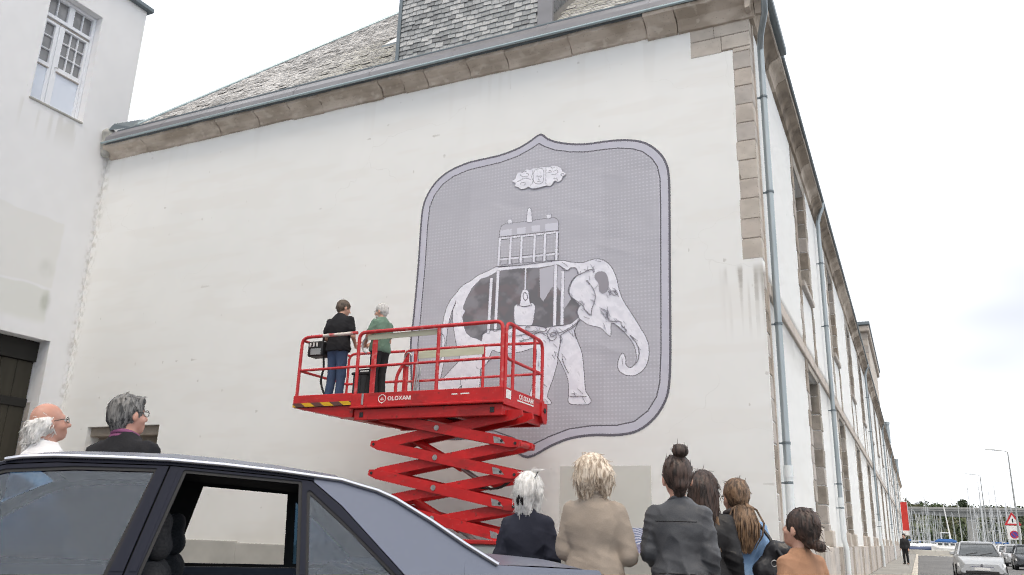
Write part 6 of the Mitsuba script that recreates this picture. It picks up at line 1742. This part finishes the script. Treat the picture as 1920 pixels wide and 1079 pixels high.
def small_car(label, x, y, yaw, paint, z=-0.15, group=None, roof_z=1.42):
    key = thing('car', label, 'car', group)
    R = turn(yaw)

    def W(m):
        v, f = m.mesh() if isinstance(m, MB) else m
        return np.asarray(v) @ R.T + np.array([x, y, z]), f

    # u forward; nose at +2.0
    low = loft([ring(-2.02, 0.70, 0.66, 0.40, 0.82), ring(-1.95, 0.80, 0.76, 0.26, 0.92), ring(-1.3, 0.85, 0.82, 0.20, 0.95), ring(0.5, 0.86, 0.83, 0.20, 0.95), ring(0.95, 0.86, 0.82, 0.20, 0.93), ring(1.5, 0.85, 0.78, 0.20, 0.84), ring(1.85, 0.82, 0.70, 0.22, 0.74), ring(2.02, 0.72, 0.60, 0.30, 0.62)])
    part(key, 'body', W(low), paint, smooth=45)
    cab = loft([ring(-1.86, 0.70, 0.66, 0.86, 0.98, 0.04), ring(-1.55, 0.74, 0.60, 0.86, roof_z - 0.10, 0.06), ring(-1.1, 0.76, 0.59, 0.86, roof_z - 0.015, 0.07), ring(-0.3, 0.77, 0.59, 0.86, roof_z, 0.07), ring(0.15, 0.77, 0.58, 0.86, roof_z - 0.03, 0.07), ring(0.70, 0.77, 0.64, 0.86, 1.12, 0.05), ring(1.12, 0.75, 0.70, 0.84, 0.93, 0.03)])
    part(key, 'windows', W(cab), 'car_window_dark', smooth=45)
    rf_ = loft([ring(-1.35, 0.58, 0.52, roof_z - 0.10, roof_z - 0.03, 0.03), ring(-0.9, 0.60, 0.54, roof_z - 0.07, roof_z + 0.018, 0.03), ring(-0.2, 0.60, 0.54, roof_z - 0.06, roof_z + 0.025, 0.03), ring(0.20, 0.59, 0.53, roof_z - 0.08, roof_z - 0.005, 0.03)])
    part(key, 'roof', W(rf_), paint, smooth=45)
    for s in (-1, 1):
        pb = MB()
        pb.tube([(0.20, s * 0.575, roof_z - 0.05), (0.72, s * 0.655, 1.13), (1.12, s * 0.735, 0.92)], 0.035, 6)
        part(key, 'pillar', W(pb), paint, smooth=45)
        pb = MB()
        pb.tube([(-0.45, s * 0.60, roof_z - 0.04), (-0.45, s * 0.775, 0.90)], 0.03, 6)
        part(key, 'pillar', W(pb), paint, smooth=45)
        pb = MB()
        pb.tube([(-1.35, s * 0.585, roof_z - 0.05), (-1.75, s * 0.72, 0.92)], 0.06, 6)
        part(key, 'pillar', W(pb), paint, smooth=45)
    for u in (-1.28, 1.28):
        for s in (-1, 1):
            w = part(key, 'wheel', W(MB().tube([(u, s * 0.66, 0.30), (u, s * 0.68, 0.30), (u, s * 0.85, 0.30), (u, s * 0.87, 0.30)], [0.27, 0.30, 0.30, 0.27], 20)), 'rubber', smooth=40)
            part(w, 'rim', W(MB().tube([(u, s * 0.871, 0.30), (u, s * 0.878, 0.30)], 0.19, 14)), 'lamp_metal', smooth=40)
    for s in (-1, 1):
        part(key, 'headlight', W(MB().hullpts([(1.70, s * 0.80, 0.64), (1.95, s * 0.42, 0.60), (1.98, s * 0.45, 0.50), (1.90, s * 0.74, 0.50), (1.72, s * 0.815, 0.56), (1.86, s * 0.45, 0.685)])), 'lens', smooth=40)
        part(key, 'mirror', W(MB().box([0.78, s * 0.82, 0.92], [0.92, s * 1.0, 1.05], 0.03)), paint)
        part(key, 'tail_light', W(MB().box([-2.02, s * 0.62, 0.66], [-1.9, s * 0.80, 0.86], 0.02)), 'lens_red')
    part(key, 'grille', W(MB().hullpts([(1.93, 0.40, 0.655), (1.93, -0.40, 0.655), (2.035, 0.38, 0.52), (2.035, -0.38, 0.52), (1.98, 0.38, 0.50), (1.98, -0.38, 0.50)])), 'blue_badge')
    part(key, 'badge', W(MB().tube([(2.02, 0, 0.585), (2.045, 0, 0.582)], 0.05, 14)), 'chrome', smooth=40)
    part(key, 'lower_intake', W(MB().box([1.96, -0.55, 0.28], [2.045, 0.55, 0.38], 0.02)), 'black')
    part(key, 'number_plate', W(MB().box([2.03, -0.26, 0.40], [2.052, 0.26, 0.50], 0.004)), 'sign_white')
    wp2 = MB()
    for s in (0.05, -0.45):
        wp2.tube([(1.10, s, 0.945), (0.92, s + 0.42, 1.03)], 0.012, 4)
    part(key, 'wipers', W(wp2), 'black')
    return key


small_car('silver car driving towards the viewer on the street', 2.08, 39.0, -90, 'car_silver', roof_z=1.42)
small_car('dark car parked facing the viewer on the right of the street, nearest of its row', 5.95, 60.5, -92, 'car_dark')
small_car('pale silver car parked behind the dark one on the right of the street', 6.15, 70.0, -90, 'car_silver')
small_car('white car parked at the far end of the row on the right', 6.45, 80.0, -90, 'car_white')

# ------------------------------------------------------------------ street lamps
for k, (x, y, H_, lab) in enumerate([(6.5, 70.0, 7.7, 'tall grey street lamp at the right edge, nearest of the three'), (6.5, 100.0, 8.15, 'grey street lamp in the middle of the three'), (6.6, 160.0, 8.4, 'farthest small street lamp above the bridge')]):
    key = thing('street_lamp', lab, 'street lamp', 'street lamps along the quay')
    part(key, 'pole', MB().tube([(x, y, -0.15), (x, y, 1.5), (x, y, H_)], [0.09, 0.08, 0.045], 10), 'lamp_metal', smooth=40)
    part(key, 'arm', MB().tube([(x, y, H_), (x - 0.15, y, H_ + 0.10), (x - 1.05, y, H_ + 0.20)], 0.035, 8), 'lamp_metal', smooth=40)
    part(key, 'lamp_head', MB().hullpts([(x - 0.75, y - 0.10, H_ + 0.17), (x - 0.75, y + 0.10, H_ + 0.17), (x - 1.35, y - 0.13, H_ + 0.19), (x - 1.35, y + 0.13, H_ + 0.19), (x - 0.8, y, H_ + 0.27), (x - 1.3, y, H_ + 0.29), (x - 1.45, y, H_ + 0.22)]), 'lamp_metal', smooth=30)

# ------------------------------------------------------------------ traffic sign on the right
sgk = thing('traffic_sign', 'traffic sign post with a warning triangle above a white panel at the right edge', 'traffic sign')
sx, sy = 7.35, 83.0
part(sgk, 'post', MB().tube([(sx, sy, -0.15), (sx, sy, 4.0)], 0.04, 8), 'lamp_metal', smooth=40)
tr = MB().prism(sg.Polygon([(-0.55, 0), (0.55, 0), (0, 0.95)]).buffer(0.05), 0.02, lambda q: np.stack([sx + q[:, 0], sy - 0.06 - q[:, 2], 2.95 + q[:, 1]], 1))
tk = part(sgk, 'triangle', tr, 'sign_red')
part(tk, 'triangle_field', MB().prism(sg.Polygon([(-0.40, 0.09), (0.40, 0.09), (0, 0.78)]), 0.004, lambda q: np.stack([sx + q[:, 0], sy - 0.082 - q[:, 2], 2.95 + q[:, 1]], 1)), 'sign_white')
part(tk, 'symbol', MB().box([sx - 0.05, sy - 0.092, 3.12], [sx + 0.05, sy - 0.087, 3.45]), 'black')
pk = part(sgk, 'panel', MB().box([sx - 0.5, sy - 0.08, 1.75], [sx + 0.5, sy - 0.06, 2.85], 0.005), 'sign_white')
part(pk, 'prohibition_ring', MB().tube([(sx, sy - 0.084, 2.15), (sx, sy - 0.081, 2.15)], 0.33, 24), 'sign_red')
part(pk, 'prohibition_disc', MB().tube([(sx, sy - 0.088, 2.15), (sx, sy - 0.085, 2.15)], 0.25, 24), 'sign_blue')
part(pk, 'prohibition_bar', MB().prism(sg.LineString([(-0.19, 0.19), (0.19, -0.19)]).buffer(0.035, cap_style=2), 0.003, lambda q: np.stack([sx + q[:, 0], sy - 0.089 - q[:, 2], 2.15 + q[:, 1]], 1)), 'sign_red')

# ------------------------------------------------------------------ boats
MASTS = [(-1.4, 161.9, 9.6), (-1.5, 249.9, 9.9), (-0.8, 230.7, 9.7), (-0.1, 256.4, 10.0), (0.6, 258.8, 9.5), (0.9, 197.2, 7.7), (1.5, 191.4, 6.9), (2.1, 191.9, 11.2), (2.8, 218.5, 9.7), (3.5, 215.8, 8.6), (5.6, 299.5, 10.4), (5.4, 241.7, 9.3), (8.3, 242.4, 9.4), (9.7, 182.0, 12.6), (11.7, 206.6, 9.9), (10.8, 181.7, 12.9), (11.9, 193.4, 12.4), (15.7, 247.5, 11.0), (12.7, 187.1, 11.4), (18.4, 263.9, 11.0), (14.1, 197.0, 9.2), (20.4, 273.4, 11.8), (13.9, 179.6, 12.1), (17.7, 223.1, 9.5), (15.7, 193.4, 8.9), (23.7, 285.2, 11.1), (20.6, 242.0, 12.4), (23.5, 269.1, 11.2), (25.8, 286.7, 14.5), (1.7, 268.6, 10.7), (4.2, 291.3, 10.6), (13.4, 233.4, 9.2), (18.2, 278.1, 11.0), (17.6, 238.9, 9.2)]


def sail_boat(x, y, top, lean, i):
    y = max(y, 169.0)
    key = thing('sailboat', 'white sailing yacht with a bare mast moored in the harbour', 'sailboat', 'moored sailing yachts')
    a = random.uniform(-0.5, 0.5) + (math.pi / 2 if i % 3 else 0)
    R = np.array([[math.cos(a), -math.sin(a), 0], [math.sin(a), math.cos(a), 0], [0, 0, 1]])
    W = lambda p: np.asarray(p, float) @ R.T + np.array([x, y, -0.1])
    L = 4.0
    hull = loft([[(u, w * math.cos(t), z0 + (0.95 + 0.12 * (u / L) ** 2 - z0) * (0.5 + 0.5 * math.sin(t))) for t in np.linspace(0.5 * math.pi, 2.5 * math.pi, 13)[:-1]] for u, w, z0 in ((-L, 0.75, 0.25), (-L * 0.6, 1.15, 0.0), (0, 1.3, -0.1), (L * 0.55, 0.9, 0.0), (L * 0.9, 0.25, 0.3), (L * 1.02, 0.04, 0.8))])
    part(key, 'hull', (W(hull[0]), hull[1]), 'hull' if i % 5 else 'hull_dark', smooth=40)
    cb_ = loft([ring(-2.2, 0.75, 0.6, 0.9, 1.25, 0.08), ring(-0.5, 0.8, 0.6, 0.9, 1.55, 0.1), ring(1.2, 0.6, 0.45, 0.9, 1.4, 0.1), ring(1.8, 0.35, 0.25, 0.9, 1.05, 0.05)])
    part(key, 'cabin', (W(cb_[0]), cb_[1]), 'hull', smooth=40)
    tx = lean
    part(key, 'mast', MB().tube([W((0.4, 0, 0.9)), W((0.4, 0, 0)) + [tx, 0, top]], [0.085, 0.055], 6), 'mast', smooth=True)
    part(key, 'boom', MB().tube([W((0.35, 0, 2.0)), W((-2.6, 0, 2.05))], 0.07 if i % 4 else 0.16, 6), 'mast' if i % 4 else 'canvas_blue', smooth=True)
    for f_ in (0.42, 0.7):
        g_ = MB()
        c = W((0.4, 0, 0.9)) * (1 - f_) + (W((0.4, 0, 0)) + [tx, 0, top]) * f_
        d = R @ np.array([0, 0.75, 0])
        g_.tube([c - d, c + d], 0.025, 4)
        part(key, 'spreader', g_, 'mast')
    r_ = MB()
    tp = W((0.4, 0, 0)) + [tx, 0, top - 0.2]
    for q in ((3.9, 0, 1.1), (-3.9, 0, 1.1), (0.3, 1.2, 1.0), (0.3, -1.2, 1.0)):
        r_.tube([W(q), tp], 0.016, 3)
    part(key, 'rigging', r_, 'mast')


for i, (x, y, t) in enumerate(MASTS):
    sail_boat(x, y, t, random.uniform(-0.35, 0.35), i)
# yacht on the quay with a raked mast
key = thing('sailboat', 'yacht with a pale mast leaning clearly to the left behind the blue canopy', 'sailboat')
part(key, 'mast', MB().tube([(4.75, 150.0, 1.0), (4.15, 150.0, 7.2)], [0.12, 0.07], 8), 'hull', smooth=True)
hu = loft([ring(4.4 - 2.6, 0.3, 0.4, 0.3, 1.2), ring(4.4 - 1, 0.5, 1.0, 0.0, 1.2), ring(4.4 + 1.5, 0.5, 1.1, 0.0, 1.2), ring(4.4 + 3.0, 0.4, 0.8, 0.2, 1.2)])
part(key, 'hull', (hu[0] + [0, 150.0, -0.1], hu[1]), 'hull', smooth=40)
# motor boat with the blue canopy
key = thing('motorboat', 'white motorboat under a blue canopy at the end of the street', 'motorboat')
hu = loft([ring(2.0, 0.5, 0.9, 0.1, 1.1, 0.2), ring(2.6, 0.8, 1.2, -0.1, 1.0, 0.25), ring(4.2, 0.8, 1.2, -0.1, 0.95, 0.25), ring(5.1, 0.7, 1.1, 0.0, 0.95, 0.2)])
part(key, 'hull', (hu[0] + [0.1, 140.0, 0.0], hu[1]), 'hull', smooth=40)
cp = loft([ring(2.15, 1.0, 0.9, 1.55, 1.75, 0.08), ring(2.6, 1.1, 0.9, 1.6, 2.02, 0.12), ring(4.4, 1.1, 0.9, 1.6, 2.05, 0.12), ring(4.95, 1.0, 0.85, 1.55, 1.8, 0.08)])
part(key, 'canopy', (cp[0] + [0.1, 140.0, 0.0], cp[1]), 'canvas_blue', smooth=40, label='blue canopy')
cp = loft([ring(2.3, 0.9, 0.9, 0.9, 1.56, 0.08), ring(4.9, 0.9, 0.9, 0.9, 1.56, 0.08)])
part(key, 'cabin', (cp[0] + [0.1, 140.0, 0.0], cp[1]), 'hull', smooth=40)
for q in (2.5, 3.3, 4.1):
    part(key, 'window', MB().box([q + 0.1, 139.06, 1.15], [q + 0.65, 139.1, 1.45], 0.01), 'car_window_dark')
part(key, 'radar_arch', MB().tube([(3.1, 140, 2.0), (3.1, 140, 2.9), (4.2, 140, 2.9), (4.2, 140, 2.0)], 0.08, 6), 'hull')

# ------------------------------------------------------------------ bridge and hills
br = thing('road_bridge', 'long concrete road bridge crossing the valley behind the harbour', 'bridge')
part(br, 'deck', MB().box([-120, 398, 14.9], [260, 408, 15.7]), 'concrete')
part(br, 'parapet', MB().box([-120, 397.6, 15.701], [260, 397.9, 16.5]), 'concrete')
for x in (20.8, 110.0, -75.0):
    gd = [(x - 62, 14.85), (x - 30, 14.3), (x - 8, 12.9), (x, 12.6), (x + 8, 12.9), (x + 30, 14.3), (x + 62, 14.85), (x + 62, 14.9), (x - 62, 14.9)]
    part(br, 'girder', MB().prism(sg.Polygon(gd), 7.0, lambda q: np.stack([q[:, 0], 399.5 + q[:, 2], q[:, 1]], 1)), 'concrete')
    part(br, 'pier', MB().box([x - 1.6, 400, -0.2], [x + 1.6, 406, 12.8], 0.3), 'concrete')


def hill_z(x, y):
    q = np.stack([x * 0.012, y * 0.012, x * 0], -1)
    r = np.clip((y - 428) / 80, 0, 1)
    r = r * r * (3 - 2 * r)
    return -0.2 + r * (17.2 + 3.0 * meshkit.fbm(q, 3, 2) + np.clip((18 - x) / 30, -0.3, 1.2) * 2.6)


hx, hy = np.meshgrid(np.linspace(-300, 520, 165), np.concatenate([np.linspace(426, 520, 40), np.linspace(530, 1500, 20)]), indexing='ij')
hz = hill_z(hx, hy)
n_, m_ = hx.shape
i, j = np.meshgrid(np.arange(n_ - 1), np.arange(m_ - 1), indexing='ij')
setting('hill', (np.stack([hx, hy, hz], -1).reshape(-1, 3), np.stack([i * m_ + j, (i + 1) * m_ + j, (i + 1) * m_ + j + 1, i * m_ + j + 1], -1).reshape(-1, 4)), 'hill', 'low wooded hill across the harbour', smooth=True)


def leaf_cloud(mb, c, r, n, g, size):
    d = g.normal(size=(n, 3))
    d /= np.linalg.norm(d, axis=1, keepdims=True)
    p = c + d * r * (0.55 + 0.5 * g.random((n, 1)))
    a = g.normal(size=(n, 3))
    a /= np.linalg.norm(a, axis=1, keepdims=True)
    b = np.cross(a, d + 0.01)
    b /= np.linalg.norm(b, axis=1, keepdims=True)
    s = size * (0.6 + 0.8 * g.random((n, 1)))
    v = np.stack([p - a * s, p + b * s, p + a * s, p - b * s], 1).reshape(-1, 3)
    k = np.arange(n)[:, None] * 4
    mb.add(v, np.hstack([k, k + 1, k + 2, k + 3]))


g9 = np.random.default_rng(9)
wd = [MB(), MB(), MB()]
for k in range(620):
    x, y = g9.uniform(-60, 95), 436 + 125 * g9.random() ** 0.8
    z = float(hill_z(np.array(x), np.array(y)))
    r = g9.uniform(1.6, 3.4)
    leaf_cloud(wd[k % 3], np.array([x, y, z + r * 0.7]), np.array([r, r, r * 1.1]), 60, g9, 0.55)
for k in range(260):
    x, y = g9.uniform(-6, 34), g9.uniform(424, 431)
    r = g9.uniform(1.2, 2.8)
    leaf_cloud(wd[k % 3], np.array([x, y, r * 0.6 + 5 * g9.random() ** 3]), np.array([r, r, r]), 50, g9, 0.5)
wk = free('woodland')
labels[wk] = {'label': 'dark green woodland covering the hill behind the bridge', 'category': 'woodland', 'kind': 'stuff'}
for q in range(3):
    scene[f'{wk}__{q + 1:03d}'] = mikit.ply(wd[q].mesh(), 'mat_leaf_' + 'abc'[q])
tk = thing('tree', 'single round dark tree standing out on the skyline above the bridge', 'tree')
part(tk, 'trunk', MB().tube([(20.9, 440, 15.0), (21.0, 440, 18.0), (20.8, 440, 20.0)], [0.35, 0.25, 0.12], 8), 'bark', smooth=True)
cr_ = MB()
for k in range(16):
    leaf_cloud(cr_, np.array([20.6 + g9.normal(0, 1.0), 440 + g9.normal(0, 0.8), 19.6 + g9.normal(0, 0.8)]), np.array([1.0, 1.0, 0.85]), 90, g9, 0.28)
part(tk, 'crown', cr_, 'leaf_b')

# low white buildings and wall along the far shore
wl_ = thing('harbour_wall', 'long pale low wall at the end of the street along the harbour', 'wall')
for i in range(14):
    part(wl_, 'wall_section', MB().box([-6 + i * 2.6, 120.0, -0.141], [-6 + i * 2.6 + 2.59, 120.35, 0.52], 0.03), 'quay')
